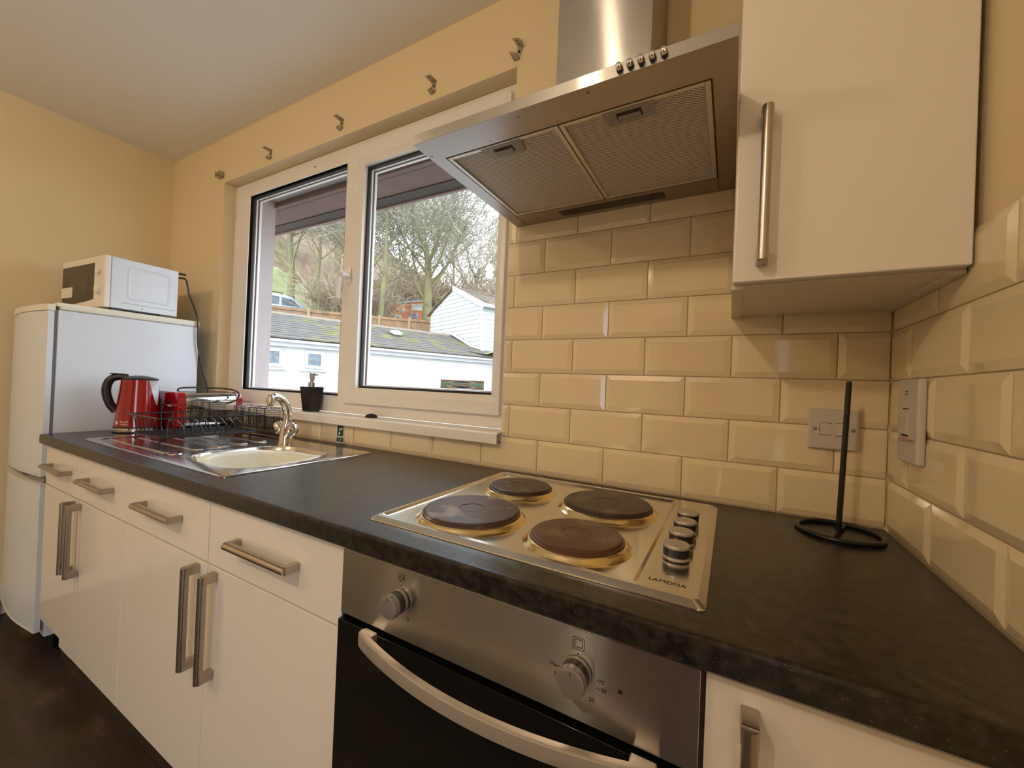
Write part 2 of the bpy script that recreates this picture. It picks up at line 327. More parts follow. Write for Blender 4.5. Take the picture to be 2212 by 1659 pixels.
tag(obj('wall_front', MB().box(RX0-0.1, 0.12, RY0-0.1, RY0, -W, ZC), m_wall, smooth=0), 'cream wall behind the viewer', 'wall', kind='structure')
tag(obj('ceiling', MB().box(RX0-0.1, 0.12, RY0-0.1, 0.14, ZC, ZC+0.1), m_ceil, smooth=0), 'white painted ceiling', 'ceiling', kind='structure')
tag(obj('floor', MB().box(RX0-0.1, 0.12, RY0-0.1, 0.14, -W-0.06, -W), m_floor, smooth=0), 'dark worn vinyl floor', 'floor', kind='structure')
tag(obj('baseboard_left', MB().box(RX0, RX0+0.016, RY0, 0.0, -W, -0.77, 0.004), m_skirt), 'white skirting board along the left wall', 'skirting board', kind='structure')
tag(obj('baseboard_front', MB().box(RX0+0.02, -0.01, RY0, RY0+0.016, -W, -0.77, 0.004), m_skirt), 'white skirting board behind the viewer', 'skirting board', kind='structure')

# bevelled metro tiles -------------------------------------------------
TP, PZ, XT, ZT = 0.2025, 0.10187, -0.89625, 0.0011
def tiles(b, to3, regions, off, face, cz):
    """regions: list of (s0, s1, z0, z1); to3(s, d, z) -> point, d = depth behind the tile face"""
    g = 0.0013; bw = 0.013
    for (s0, s1, z0, z1) in regions:
        for row in range(-1, 12):
            za, zb = ZT+row*PZ+g, ZT+(row+1)*PZ-g
            if zb <= z0+0.004 or za >= z1-0.004: continue
            for k in range(-20, 22):
                sa = off+(k+(0.5 if row % 2 == 0 else 0))*TP+g; sb = sa+TP-2*g
                if sb <= s0+0.003 or sa >= s1-0.003: continue
                A0, A1, B0, B1 = max(sa, s0), min(sb, s1), max(za, z0), min(zb, z1)
                def ins(lo, hi, a, c): return min(max(lo, a), c)
                a0, a1 = ins(sa+bw, 0, A0, A1) if sa+bw > A0 else A0, ins(sb-bw, 0, A0, A1) if sb-bw < A1 else A1
                b0, b1 = min(za+bw, B1) if za+bw > B0 else B0, max(zb-bw, B0) if zb-bw < B1 else B1
                if a1 < a0: a0 = a1 = (A0+A1)/2
                if b1 < b0: b0 = b1 = (B0+B1)/2
                D0, D1 = 0.0036, 0.0
                o_ = [to3(A0, D0, B0), to3(A1, D0, B0), to3(A1, D0, B1), to3(A0, D0, B1)]
                i_ = [to3(a0, D1, b0), to3(a1, D1, b0), to3(a1, D1, b1), to3(a0, D1, b1)]
                dO = [Vector(p) for p in o_]; dI = [Vector(p) for p in i_]
                bk = [to3(A0, 0.0062, B0), to3(A1, 0.0062, B0), to3(A1, 0.0062, B1), to3(A0, 0.0062, B1)]
                V = [b.bm.verts.new(p) for p in bk]+[b.bm.verts.new(p) for p in dO]+[b.bm.verts.new(p) for p in dI]
                for q in ((0, 1, 5, 4), (1, 2, 6, 5), (2, 3, 7, 6), (3, 0, 4, 7), (4, 5, 9, 8), (5, 6, 10, 9), (6, 7, 11, 10), (7, 4, 8, 11), (8, 9, 10, 11)):
                    try: f = b.bm.faces.new([V[i] for i in q]); f.material_index = 0
                    except ValueError: pass
    bmesh.ops.remove_doubles(b.bm, verts=b.bm.verts, dist=0.00005)
b = MB()
regB = [(WX1, -0.001, 0.001, 0.86), (-2.655, WX1, 0.001, 0.0815)]
tiles(b, lambda s, d, z: (s, d, z), regB, XT, 0, 0)
b.m(1)
for (s0, s1, z0, z1) in regB: b.box(s0, s1, 0.0046, 0.0059, z0, z1)
tag(obj('trim_back_splashback', b, [m_tile, m_grout], smooth=0), 'cream bevelled metro tiles on the window wall', 'tiles', kind='structure')
b = MB()
regR = [(0.0045, 1.3, 0.001, 0.509)]
tiles(b, lambda s, d, z: (d, -s, z), regR, 0.0985, 0, 0)
b.m(1).box(0.0046, 0.0059, -1.3, -0.0045, 0.001, 0.509)
tag(obj('trim_right_splashback', b, [m_tile, m_grout], smooth=0), 'cream bevelled metro tiles on the right wall', 'tiles', kind='structure')

# door in the wall behind the viewer (unseen, added for the red-brown reflection in the oven panel)
d1 = thing('door_1', (-0.62, RY0, -W), 'unseen brown door added behind the viewer for its reflection', 'door', kind='structure')
m_wood = mat('red_brown_door', (0.15, 0.035, 0.015), 0.4, var=0.3, vscale=5)
obj('door_panel', MB().box(-0.98, -0.26, RY0, RY0+0.035, -W, 1.07, 0.004), m_wood, d1)
obj('door_frame', MB().box(-1.05, -0.98, RY0, RY0+0.05, -W, 1.14).box(-0.26, -0.19, RY0, RY0+0.05, -W, 1.14).box(-0.98, -0.26, RY0, RY0+0.05, 1.07, 1.14), m_skirt, d1)

d2 = thing('door_2', (0.06, -2.3, -W), 'unseen white glazed door added in the right wall for daylight', 'door', kind='structure')
obj('door_frame', MB().box(0.03, 0.09, DY0, DY0+0.09, -W, DZ1, 0.003).box(0.03, 0.09, DY1-0.09, DY1, -W, DZ1, 0.003).box(0.03, 0.09, DY0+0.09, DY1-0.09, DZ1-0.09, DZ1, 0.003).box(0.03, 0.09, DY0+0.09, DY1-0.09, -W, -W+0.12, 0.003).box(0.03, 0.09, DY0+0.09, DY1-0.09, -0.03, 0.05, 0.003), m_upvc, d2)
obj('door_glass', MB().box(0.055, 0.062, DY0+0.085, DY1-0.085, -W+0.115, -0.025).box(0.055, 0.062, DY0+0.085, DY1-0.085, 0.045, DZ1-0.085), m_glass, d2, smooth=0)

# ================================================================== WINDOW
m_spacer = mat('dull_spacer_bar', (0.05, 0.048, 0.042), 0.5)
wn = thing('window_1', (-1.805, 0.1, WZ0), 'white double glazed window above the sink with one opening sash', 'window', kind='structure')
YF = 0.065
def frame(b, x0, x1, z0, z1, a0, a1, c0, c1, y0, y1, bev=0.003):
    """rectangular frame: outer x0..x1, z0..z1, opening a0..a1, c0..c1"""
    b.box(x0, a0, y0, y1, z0, z1, bev); b.box(a1, x1, y0, y1, z0, z1, bev); b.box(a0-0.001, a1+0.001, y0, y1, z0, c0, bev); b.box(a0-0.001, a1+0.001, y0, y1, c1, z1, bev); return b
L0, L1, LZ0, LZ1 = -2.548, -1.790, 0.190, 1.210         # fixed light
S0, S1, SZ0, SZ1 = -1.675, -1.000, 0.230, 1.172         # sash light
b = MB()
b.box(WX0, L0, YF, 0.119, 0.118, WZ1, 0.003); b.box(L1, S0-0.02, YF, 0.119, 0.118, WZ1, 0.003); b.box(S1+0.02, WX1, YF, 0.119, 0.118, WZ1, 0.003)
for (a0, a1, c0, c1) in ((L0, L1, LZ0, LZ1), (S0-0.02, S1+0.02, SZ0-0.02, SZ1+0.02)):
    b.box(a0-0.002, a1+0.002, YF, 0.119, 0.118, c0, 0.003); b.box(a0-0.002, a1+0.002, YF, 0.119, c1, WZ1, 0.003)
obj('frame', b, m_upvc, wn)
for (a0, a1, c0, c1) in ((L0, L1, LZ0, LZ1), (S0, S1, SZ0, SZ1)):
    for nm, i, ya, yb, mm in (('outer_bead', 0.010, 0.094, 0.1015, m_upvc), ('spacer_strip', 0.011, 0.1017, 0.1085, m_spacer), ('outer_bead', 0.013, 0.1087, 0.1205, m_upvc)):
        obj(nm, frame(MB(), a0-0.003, a1+0.003, c0-0.003, c1+0.003, a0+i, a1-i, c0+i, c1-i, ya, yb, 0.001), mm, wn)
sash = obj('sash', frame(MB(), -1.738, -0.962, 0.163, 1.255, S0-0.020, S1+0.020, SZ0-0.020, SZ1+0.020, 0.048, 0.0655, 0.003), m_upvc, wn)
b = MB()   # sloping glazing bead inside the sash and round the fixed light
for (a0, a1, c0, c1, w, ya, yb) in ((S0, S1, SZ0, SZ1, 0.021, 0.0495, 0.060), (L0, L1, LZ0, LZ1, 0.0005, 0.064, 0.066)):
    o4 = [(a0-w, ya, c0-w), (a1+w, ya, c0-w), (a1+w, ya, c1+w), (a0-w, ya, c1+w)]; i4 = [(a0, yb, c0), (a1, yb, c0), (a1, yb, c1), (a0, yb, c1)]
    k4 = [(x, 0.090, z) for x, y, z in i4]; b.loft([o4, i4, k4], True, False, False)
obj('glazing_bead', b, m_upvc, wn, smooth=0)
for (a0, a1, c0, c1) in ((L0, L1, LZ0, LZ1), (S0, S1, SZ0, SZ1)):
    obj('gasket', frame(MB(), a0-0.001, a1+0.001, c0-0.001, c1+0.001, a0+0.0085, a1-0.0085, c0+0.0085, c1-0.0085, 0.079, 0.0885, 0), m_rubber, wn)
    obj('pane', MB().box(a0, a1, 0.0885, 0.0925, c0, c1), m_glass, wn, smooth=0)
# handle on the mullion side of the sash
hb = obj('window_handle', MB().box(-1.742, -1.712, 0.040, 0.0475, 0.672, 0.735, 0.004).lathe((-1.727, 0.0405, 0.705), [(0.013, 0), (0.013, 0.006), (0.011, 0.018), (0.011, 0.030)], 20, (0, -1, 0)), m_handlew, wn)
obj('lever', MB().tube([(-1.722, 0.012, 0.7105), (-1.737, 0.011, 0.707), (-1.744, 0.011, 0.69), (-1.747, 0.012, 0.65), (-1.747, 0.014, 0.615), (-1.743, 0.010, 0.60)], [0.011, 0.0115, 0.010, 0.0085, 0.0085, 0.007], 12), m_handlew, hb)
obj('screw_cap', MB().lathe((-2.015, YF+0.001, 1.245), [(0.004, 0), (0.004, 0.002)], 10, (0, -1, 0)), m_ink, wn)
# sill board
b = MB(); pr_ = [(-0.0275, 0.081), (-0.0275, 0.108), (-0.0255, 0.113), (-0.0205, 0.116), (0.066, 0.117), (0.066, 0.112), (-0.018, 0.111), (-0.022, 0.107), (-0.022, 0.081)]
b.prism([(WX0+0.001, y, z) for y, z in pr_], (WX1-WX0-0.002, 0, 0)); b.box(WX0+0.001, WX1-0.001, 0.0065, 0.066, 0.084, 0.1125)
tag(obj('trim_window_sill', b, m_upvc, smooth=30), 'white plastic window sill board', 'window sill', kind='structure')
# sticker on the sash pane
st = thing('window_sticker', (-1.1465, 0.0882, 0.2615), 'web address sticker on the lower right of the window pane', 'sticker')
SX, SZm = -1.1465, 0.2615; m_st = mat('sticker_tan', (0.36, 0.31, 0.27), 0.5); m_stb = mat('sticker_pale_blue', (0.36, 0.66, 0.70), 0.5); m_stn = mat('sticker_navy', (0.03, 0.05, 0.20), 0.5); m_str = mat('sticker_red', (0.55, 0.10, 0.08), 0.5); m_stt = mat('sticker_teal', (0.02, 0.16, 0.24), 0.5)
def ell(rx, rz, y, n=32, a0=0, a1=2*PI): return [(SX+rx*math.cos(a0+(a1-a0)*i/n), y, SZm+rz*math.sin(a0+(a1-a0)*i/n)) for i in range(n)]
obj('backing', MB().box(SX-0.0965, SX+0.0965, 0.0880, 0.0884, SZm-0.0160, SZm+0.0160), m_st, st, smooth=0)
b = MB(); b.m(1).face(ell(0.074, 0.0155, 0.08785)); b.m(2).face(ell(0.056, 0.0125, 0.0877)); b.m(0).face([(SX-0.0945, 0.0875, SZm-0.0062), (SX+0.0945, 0.0875, SZm-0.0062), (SX+0.0945, 0.0875, SZm+0.0075), (SX-0.0945, 0.0875, SZm+0.0075)])
obj('emblem', b, [m_stb, m_whiteink, m_stn], st, smooth=0)
b = MB(); f = lambda cx: (lambda x, y: (SX+cx+x*1.12, 0.0872, SZm+0.0005+y))
text_mb(b.m(0), 'www.', 0.0155, f(-0.068)); text_mb(b.m(1), 'upandunder', 0.0155, f(-0.004)); text_mb(b.m(0), '.co.uk', 0.0155, f(0.066))
obj('lettering', b, [m_stt, m_str], st, smooth=0)

# ================================================================== WORKTOP
HX0, HX1, HY0, HY1 = -1.80, -1.44, -0.515, -0.165     # cut-out for the sink bowl
NOSE = [(-0.6035, -0.040), (-0.6105, -0.034), (-0.6105, -0.007), (-0.6085, -0.002), (-0.6035, 0.0)]
b = MB()
for x0, x1, yb in ((-2.66, HX0, 0.0), (HX1, -0.001, 0.0), (HX0, HX1, HY0)):
    b.prism([(x0, y, z) for y, z in NOSE+[(yb, 0.0), (yb, -0.040)]], (x1-x0, 0, 0))
b.box(HX0, HX1, HY1, 0.0, -0.040, 0.0)
bmesh.ops.remove_doubles(b.bm, verts=b.bm.verts, dist=0.0001)
tag(obj('worktop', b, m_top, smooth=30), 'long charcoal laminate worktop carrying the sink and hob', 'worktop')

# ================================================================== BASE UNITS
YD = -0.591
def handle(name, parent, x, z, length, axis, y=YD, mm=None):
    """D bar handle standing 30 mm off the door; axis 'x' or 'z'"""
    h = length/2; b = MB()
    prof = [(y-0.030+0.0075*math.cos(a)-0.0005, 0.0078*math.sin(a)) for a in [PI/2+PI*i/8 for i in range(9)]]+[(y-0.0225, -0.0078), (y-0.0225, 0.0078)]
    if axis == 'x':
        b.prism([(x-h+0.002, yy, z+t) for yy, t in prof], (length-0.004, 0, 0))
        for s in (-1, 1): b.box(x+s*(h-0.006)-0.006, x+s*(h-0.006)+0.006, y-0.0318, y, z-0.0086, z+0.0086, 0.002)
    else:
        b.prism([(x+t, yy, z-h+0.002) for yy, t in prof], (0, 0, length-0.004))
        for s in (-1, 1): b.box(x-0.0086, x+0.0086, y-0.0318, y, z+s*(h-0.011)-0.011, z+s*(h-0.011)+0.011, 0.002)
    return obj(name, b, mm or (m_nickel if axis == 'x' else m_nickelv), parent, smooth=30)
def carcass(parent, x0, x1, y1=-0.03, z0=-0.757, z1=-0.045):
    b = MB(); t = 0.018
    b.box(x0, x0+t, YD+0.019, y1, z0, z1); b.box(x1-t, x1, YD+0.019, y1, z0, z1); b.box(x0, x1, YD+0.019, y1, z0, z0+t); b.box(x0, x1, y1-0.008, y1, z0, z1)
    b.box(x0+t, x1-t, YD+0.021, YD+0.031, z0+t, z1)
    obj('carcass', b, m_edge, parent, smooth=0)
def unit(name, x0, xm, x1, label, dz=(-0.757, -0.757), out=0.042, notch=False):
    u = thing(name, ((x0+x1)/2, -0.3, -W+0.1), label, 'kitchen cabinet'); carcass(u, x0, x1)
    for i, (a, c) in enumerate(((x0, xm), (xm, x1))):
        dr = obj('drawer', MB().box(a+0.0015, c-0.0015, YD, YD+0.018, -0.195, -0.043, 0.0018), m_door, u)
        handle('drawer_handle', dr, (a+c)/2+0.002, -0.1145, 0.225, 'x')
        if notch and i == 0: dm = MB().prism([(a+0.0015, YD, -0.1985), (c-0.0015, YD, -0.1985), (c-0.0015, YD, -0.757), (-2.412, YD, -0.757), (-2.412, YD, -0.727), (a+0.0015, YD, -0.727)], (0, 0.018, 0))
        else: dm = MB().box(a+0.0015, c-0.0015, YD, YD+0.018, dz[i], -0.1985, 0.0018)
        do = obj('door', dm, m_door, u)
        handle('door_handle', do, (xm-out if i == 0 else xm+out), -0.332, 0.252, 'z')
    return u
unit('base_cabinet', -1.882, -1.388, -0.9025, 'white gloss double base cabinet with drawers left of the oven')
unit('base_cabinet', -2.650, -2.284, -1.8825, 'white gloss double base cabinet under the sink next to the fridge', (-0.757, -0.757), 0.03, True)
u = thing('base_cabinet', (-0.15, -0.3, -W+0.1), 'white single base cabinet in the corner right of the oven', 'kitchen cabinet'); carcass(u, -0.3015, -0.002)
do = obj('door', MB().box(-0.3005, -0.003, YD, YD+0.018, -0.757, -0.043, 0.0018), m_door, u); handle('door_handle', do, -0.258, -0.194, 0.252, 'z')
tag(obj('plinth', MB().box(-2.64, -0.003, -0.530, -0.515, -W, -0.757), m_dark), 'dark brown plinth board under the base cabinets', 'plinth')

# ================================================================== OVEN
OX0, OX1, YO = -0.8985, -0.3045, -0.600
ov = thing('built_in_oven', (-0.6015, -0.3, -W+0.1), 'built in electric oven with steel control panel under the hob', 'oven')
obj('oven_body', MB().box(OX0, OX1, -0.585, -0.06, -0.745, -0.046), m_cavity, ov, smooth=0)
cp = obj('control_panel', MB().box(OX0+0.004, OX1-0.0005, YO, -0.580, -0.1585, -0.0425, 0.001), m_steelx, ov)
for q in ((OX1-0.0005, OX1+0.0035), (OX0-0.001, OX0+0.0035)): obj('side_trim', MB().box(*q, -0.592, -0.580, -0.745, -0.0425), m_dark, ov, smooth=0)
od = obj('oven_door', MB().box(OX0+0.004, OX1-0.0005, -0.606, -0.584, -0.745, -0.1665, 0.002), m_blackglass, ov)
b = MB(); N = 40; L = []
for i in range(N+1):
    t = i/N; x = -0.822+t*0.474; s = math.sin(PI*t); yc = -0.6165-0.040*(s**0.8); th = 0.0052; hh = 0.0125-0.0015*s
    L.append([(x, yc-th, -0.172-hh*0.8), (x, yc-th*1.1, -0.172), (x, yc-th, -0.172+hh*0.85), (x, yc-th*0.4, -0.172+hh), (x, yc+th, -0.172+hh), (x, yc+th, -0.172-hh), (x, yc-th*0.4, -0.172-hh)])
b.loft(L); b.box(-0.823, -0.795, -0.618, -0.605, -0.183, -0.161, 0.002); b.box(-0.376, -0.346, -0.618, -0.605, -0.183, -0.161, 0.002)
obj('door_handle', b, m_silver, od, smooth=50)
def oknob(x, ang):
    z = -0.0955
    k = obj('oven_knob', MB().lathe((x, YO, z), [(0.0185, 0), (0.0185, 0.0025), (0.0180, 0.003), (0.0182, 0.0075), (0.0184, 0.0188)], 40, (0, -1, 0)), m_black, ov)
    obj('knob_ring', MB().lathe((x, YO, z), [(0.0184, 0.0022), (0.0191, 0.0026), (0.0190, 0.0068), (0.0182, 0.0072)], 40, (0, -1, 0)), m_knob, k)
    obj('knob_cap', MB().lathe((x, YO, z), [(0.0180, 0.0185), (0.0188, 0.0192), (0.0188, 0.0264), (0.0180, 0.0285), (0.016, 0.0295), (0.0, 0.0300)], 48, (0, -1, 0), True, False), m_knob, k)
    obj('pointer_mark', MB().box(x-0.0005, x+0.0005, YO-0.0302, YO-0.0292, z+0.0105, z+0.0155), m_ink, k)
oknob(-0.7515, 0); oknob(-0.4465, 0)
yy = YO-0.0003
def ringq(cx, cz, r, w, n=6):
    o_ = [(p.x, yy, p.y) for p in rrect(cx-r, cx+r, cz-r, cz+r, r*0.35, 0, n)]; i_ = [(p.x, yy, p.y) for p in rrect(cx-r+w, cx+r-w, cz-r+w, cz+r-w, r*0.3, 0, n)]
    return MB().loft([o_, i_], True, False, False)
def dot(cx, cz, r, b=None): return (b or MB()).face([(cx+r*math.cos(2*PI*i/12), yy, cz+r*math.sin(2*PI*i/12)) for i in range(12)])
def mark(name, mb): obj(name, mb, m_ink, cp, smooth=0)
b = ringq(-0.7515, -0.0585, 0.0068, 0.0007)
for dx, dz in ((0, 0.0034), (0.0034, 0), (0, -0.0034), (-0.0034, 0)): dot(-0.7515+dx, -0.0585+dz, 0.0015, b)
mark('ring_symbol', b); mark('tick_mark', MB().box(-0.7520, -0.7510, yy, yy+0.0002, -0.0733, -0.0703)); mark('tick_mark', dot(-0.7785, -0.0835, 0.0009)); mark('light_symbol', ringq(-0.7335, -0.1215, 0.0022, 0.0007))
mark('oven_symbol', ringq(-0.4465, -0.0615, 0.0080, 0.0007)); mark('oven_symbol', ringq(-0.4465, -0.0615, 0.0054, 0.0008)); mark('tick_mark', dot(-0.4465, -0.0745, 0.0011)); mark('indicator_light', dot(-0.392, -0.1015, 0.0026))
T = lambda cx, cz: (lambda x, y: (cx+x, yy, cz+y))
for s_, cx, cz in (('Max\u2022', -0.4770, -0.0995), ('25', -0.4755, -0.1105), ('\u202275', -0.4165, -0.0990), ('\u2022100', -0.4150, -0.1085), ('50', -0.4270, -0.1255)):
    b = MB(); text_mb(b, s_, 0.0070, T(cx, cz)); mark('dial_number', b)

# ================================================================== COOKER HOOD
hd = thing('cooker_hood', (-0.593, -0.2, 0.764), 'stainless steel chimney cooker hood with two grease filters', 'cooker hood')
KX0, KX1, KY0, KZ = -0.893, -0.2935, -0.470, 0.764
FX0, FX1, FY0, FY1 = -0.856, -0.331, -0.400, -0.074
b = MB()
b.m(0).prism([(KX0, KY0, KZ), (KX1, KY0, KZ), (KX1, KY0, KZ+0.0205), (KX0, KY0, KZ+0.0205)], (0, 0.004, 0))
b.box(KX0, KX0+0.002, KY0+0.004, -0.001, KZ, KZ+0.0205); b.box(KX1-0.002, KX1, KY0+0.004, -0.001, KZ, KZ+0.0205)
lo = [(KX0, KY0, KZ+0.0206), (KX1, KY0, KZ+0.0206), (KX1, -0.001, KZ+0.0206), (KX0, -0.001, KZ+0.0206)]; hi = [(-0.692, -0.202, KZ+0.062), (-0.463, -0.202, KZ+0.062), (-0.463, -0.001, KZ+0.062), (-0.692, -0.001, KZ+0.062)]
b.loft([lo, hi])
obj('canopy', b, m_steelx, hd, smooth=0)
b = MB(); u4 = lambda x0, x1, y0, y1: [(x0, y0, KZ-0.0003), (x1, y0, KZ-0.0003), (x1, y1, KZ-0.0003), (x0, y1, KZ-0.0003)]
o4 = u4(KX0, KX1, KY0, -0.001); i4 = u4(FX0-0.003, FX1+0.003, FY0-0.003, FY1+0.003)
b.loft([o4, i4, [(x, y, KZ+0.016) for x, y, z in i4]], True, False, True)
obj('underside', b, m_under, hd, smooth=0)
for q in ((FX0-0.003, FX0-0.0018), (FX1+0.0018, FX1+0.003)): obj('seam', MB().box(*q, FY1+0.003, -0.003, KZ-0.0006, KZ), m_cavity, hd, smooth=0)
obj('chimney', MB().box(-0.690, -0.465, -0.200, -0.001, KZ+0.058, ZC-0.001, 0.0015), m_steelx, hd)
for (a, c, lx) in ((FX0, -0.5935, -0.7235), (-0.5915, FX1, -0.4640)):
    fl = obj('grease_filter', MB().box(a+0.006, c-0.006, FY0+0.006, FY1-0.006, KZ+0.002, KZ+0.008), m_mesh, hd, smooth=0)
    b = MB(); w = 0.009
    for q in ((a, a+w, FY0, FY1), (c-w, c, FY0, FY1), (a+w, c-w, FY0, FY0+w), (a+w, c-w, FY1-w, FY1)): b.box(*q, KZ-0.0012, KZ+0.010, 0.0012)
    obj('filter_frame', b, m_alu, fl)
    b = MB(); b.loft([[(lx-0.047, FY0+0.004, KZ-0.0018), (lx+0.047, FY0+0.004, KZ-0.0018), (lx+0.040, FY0+0.045, KZ-0.0018), (lx-0.040, FY0+0.045, KZ-0.0018)], [(lx-0.047, FY0+0.004, KZ+0.004), (lx+0.047, FY0+0.004, KZ+0.004), (lx+0.040, FY0+0.045, KZ+0.004), (lx-0.040, FY0+0.045, KZ+0.004)]])
    b.m(1).box(lx-0.022, lx+0.022, FY0+0.014, FY0+0.034, KZ-0.0024, KZ-0.0016); b.m(2).box(lx-0.020, lx+0.020, FY0+0.021, FY0+0.031, KZ-0.0045, KZ-0.0018, 0.0012)
    obj('filter_latch', b, [m_latch, m_cavity, m_latch], fl, smooth=0)
obj('light_lens', MB().prism([(-0.735, -0.052, KZ-0.0012), (-0.452, -0.052, KZ-0.0012), (-0.448, -0.020, KZ-0.0012), (-0.728, -0.020, KZ-0.0012)], (0, 0, 0.004)), mat('smoked_lens', (0.02, 0.017, 0.014), 0.15), hd, smooth=0)
for i in range(5):
    x = -0.4585+i*0.0168; zb = KZ+0.0098
    bt = obj('push_button', MB().lathe((x, KY0, zb), [(0.0054, 0), (0.0054, 0.004)], 20, (0, -1, 0)), m_black, hd)
    obj('button_cap', MB().lathe((x, KY0, zb), [(0.0049, 0.004), (0.0049, 0.0095), (0.0042, 0.0115), (0.002, 0.0125), (0.0, 0.0126)], 20, (0, -1, 0), True, False), m_chrome, bt)
for i in range(5):
    x = -0.4585+i*0.0168; y_ = KY0-0.0002; b = MB()
    if i in (0, 4): b.loft([[(x+0.0014*math.cos(a), y_, KZ+0.0022+0.0014*math.sin(a)) for a in [2*PI*k/10 for k in range(10)]], [(x+0.0008*math.cos(a), y_, KZ+0.0022+0.0008*math.sin(a)) for a in [2*PI*k/10 for k in range(10)]]], True, False, False)
    else: b.box(x-0.0020, x+0.0020, y_, y_+0.0003, KZ+0.0014, KZ+0.0030)
    obj('button_symbol', b, m_ink, hd, smooth=0)

# ================================================================== HOB
hb = thing('electric_hob', (-0.594, -0.301, 0.0), 'stainless steel four ring electric hob set into the worktop', 'hob')
X0, X1, Y0, Y1 = -0.884, -0.304, -0.556, -0.046; wx0, wx1, wy0, wy1 = -0.871, -0.389, -0.538, -0.070
b = MB(); L = [rrect(X0, X1, Y0, Y1, 0.010, 0.0004), rrect(X0+0.0005, X1-0.0005, Y0+0.0005, Y1-0.0005, 0.010, 0.002), rrect(X0+0.010, X1-0.010, Y0+0.010, Y1-0.010, 0.008, 0.0075)]
b.loft(L, True, True, False)
b.poly_hole(rrect(X0+0.010, X1-0.010, Y0+0.010, Y1-0.010, 0.008, 0.0075), rrect(wx0+0.001, wx1, wy0, wy1, 0.008, 0.0075))
b.loft([rrect(wx0+0.001, wx1, wy0, wy1, 0.008, 0.0075), rrect(wx0+0.007, wx1-0.007, wy0+0.006, wy1-0.006, 0.007, 0.0030)], True, False, True)
bmesh.ops.remove_doubles(b.bm, verts=b.bm.verts, dist=0.00005)
obj('hob_plate', b, m_hobst, hb, smooth=25)
def plate(x, y, r, m):
    rg = obj('hotplate_ring', MB().lathe((x, y, 0.003), [(r+0.013, 0), (r+0.0115, 0.0012), (r+0.0085, 0.0030), (r+0.0055, 0.0072), (r+0.0025, 0.0098), (r+0.0005, 0.0100), (r-0.004, 0.0075)], 64, (0, 0, 1), False, True), m_ring, hb)
    pl_ = obj('hotplate', MB().lathe((x, y, 0.003), [(r-0.003, 0.007), (r, 0.0098), (r, 0.0128), (r-0.0025, 0.0134), (r-0.0035, 0.0138), (r-0.004, 0.0168), (r-0.007, 0.0182), (0.0265, 0.0180), (0.0255, 0.0170), (0.0235, 0.0170), (0.0, 0.0171)], 72, (0, 0, 1), True, False), m, hb)
    obj('centre_boss', MB().lathe((x, y, 0.003), [(0.0235, 0.0168), (0.0235, 0.01735), (0.006, 0.0174), (0.004, 0.0166), (0.0, 0.0166)], 32, (0, 0, 1), True, False), m_rust if m is m_plateB else m, pl_)
plate(-0.736, -0.212, 0.0775, m_plateC); plate(-0.727, -0.437, 0.0955, m_plateA); plate(-0.5155, -0.223, 0.0945, m_plateC); plate(-0.507, -0.446, 0.0785, m_plateB)
for y in (-0.232, -0.2945, -0.358, -0.426):
    x = -0.3525
    k = obj('hob_knob', MB().lathe((x, y, 0.0075), [(0.0185, 0), (0.0185, 0.0015), (0.0192, 0.006), (0.0195, 0.0190)], 40), m_black, hb)
    obj('knob_ring', MB().lathe((x, y, 0.0075), [(0.0185, 0.0020), (0.0197, 0.0022), (0.0197, 0.0066), (0.0186, 0.0068)], 40), m_hobknob, k)
    obj('knob_cap', MB().lathe((x, y, 0.0075), [(0.0188, 0.0188), (0.0199, 0.0193), (0.0199, 0.0222), (0.0189, 0.0236), (0.0, 0.0242)], 40, (0, 0, 1), True, False), m_hobknob, k)
b = MB(); text_mb(b, 'LAMONA', 0.0125, lambda x, y: (-0.3535+x*0.92, -0.5165+y, 0.00775))
obj('hob_lettering', b, m_ink, hb, smooth=0); obj('zone_mark', MB().box(-0.3585, -0.3485, -0.4900, -0.4885, 0.00765, 0.0078), m_ink, hb, smooth=0)

# ================================================================== SINK
sk = thing('kitchen_sink', (-1.9, -0.31, 0.0), 'stainless steel inset sink with ribbed drainer on the left', 'sink')
X0, X1, Y0, Y1 = -2.395, -1.412, -0.557, -0.067; B0 = (-1.795, -1.445, -0.510, -0.170)
b = MB(); zt = 0.0045
b.loft([rrect(X0, X1, Y0, Y1, 0.022, 0.0003), rrect(X0, X1, Y0, Y1, 0.022, 0.0018), rrect(X0+0.006, X1-0.006, Y0+0.006, Y1-0.006, 0.018, zt)], True, False, False)
D0 = (-2.352, -1.845, -0.533, -0.098)
hole = rrect(*B0, 0.10, zt, 10); dr = rrect(*D0, 0.03, zt)
outer = rrect(X0+0.006, X1-0.006, Y0+0.006, Y1-0.006, 0.018, zt)
es = []
for lp in (outer, hole, dr):
    v = [b.bm.verts.new(p) for p in lp]; es += [b.bm.edges.new((v[i], v[(i+1) % len(v)])) for i in range(len(v))]
bmesh.ops.triangle_fill(b.bm, use_beauty=True, use_dissolve=False, edges=es)
def scl(d, r, z, n=10): return rrect(B0[0]+d, B0[1]-d, B0[2]+d, B0[3]-d, r, z, n)
b.loft([hole, scl(0.004, 0.098, zt-0.001), scl(0.010, 0.093, -0.006), scl(0.014, 0.09, -0.02), scl(0.022, 0.085, -0.12), scl(0.05, 0.07, -0.150), scl(0.12, 0.04, -0.155)], True, False, True)
b.loft([dr, rrect(D0[0]+0.006, D0[1]-0.006, D0[2]+0.006, D0[3]-0.006, 0.026, zt-0.003)], True, False, True)
bmesh.ops.remove_doubles(b.bm, verts=b.bm.verts, dist=0.00005)
obj('sink_top', b, m_sink, sk, smooth=35)
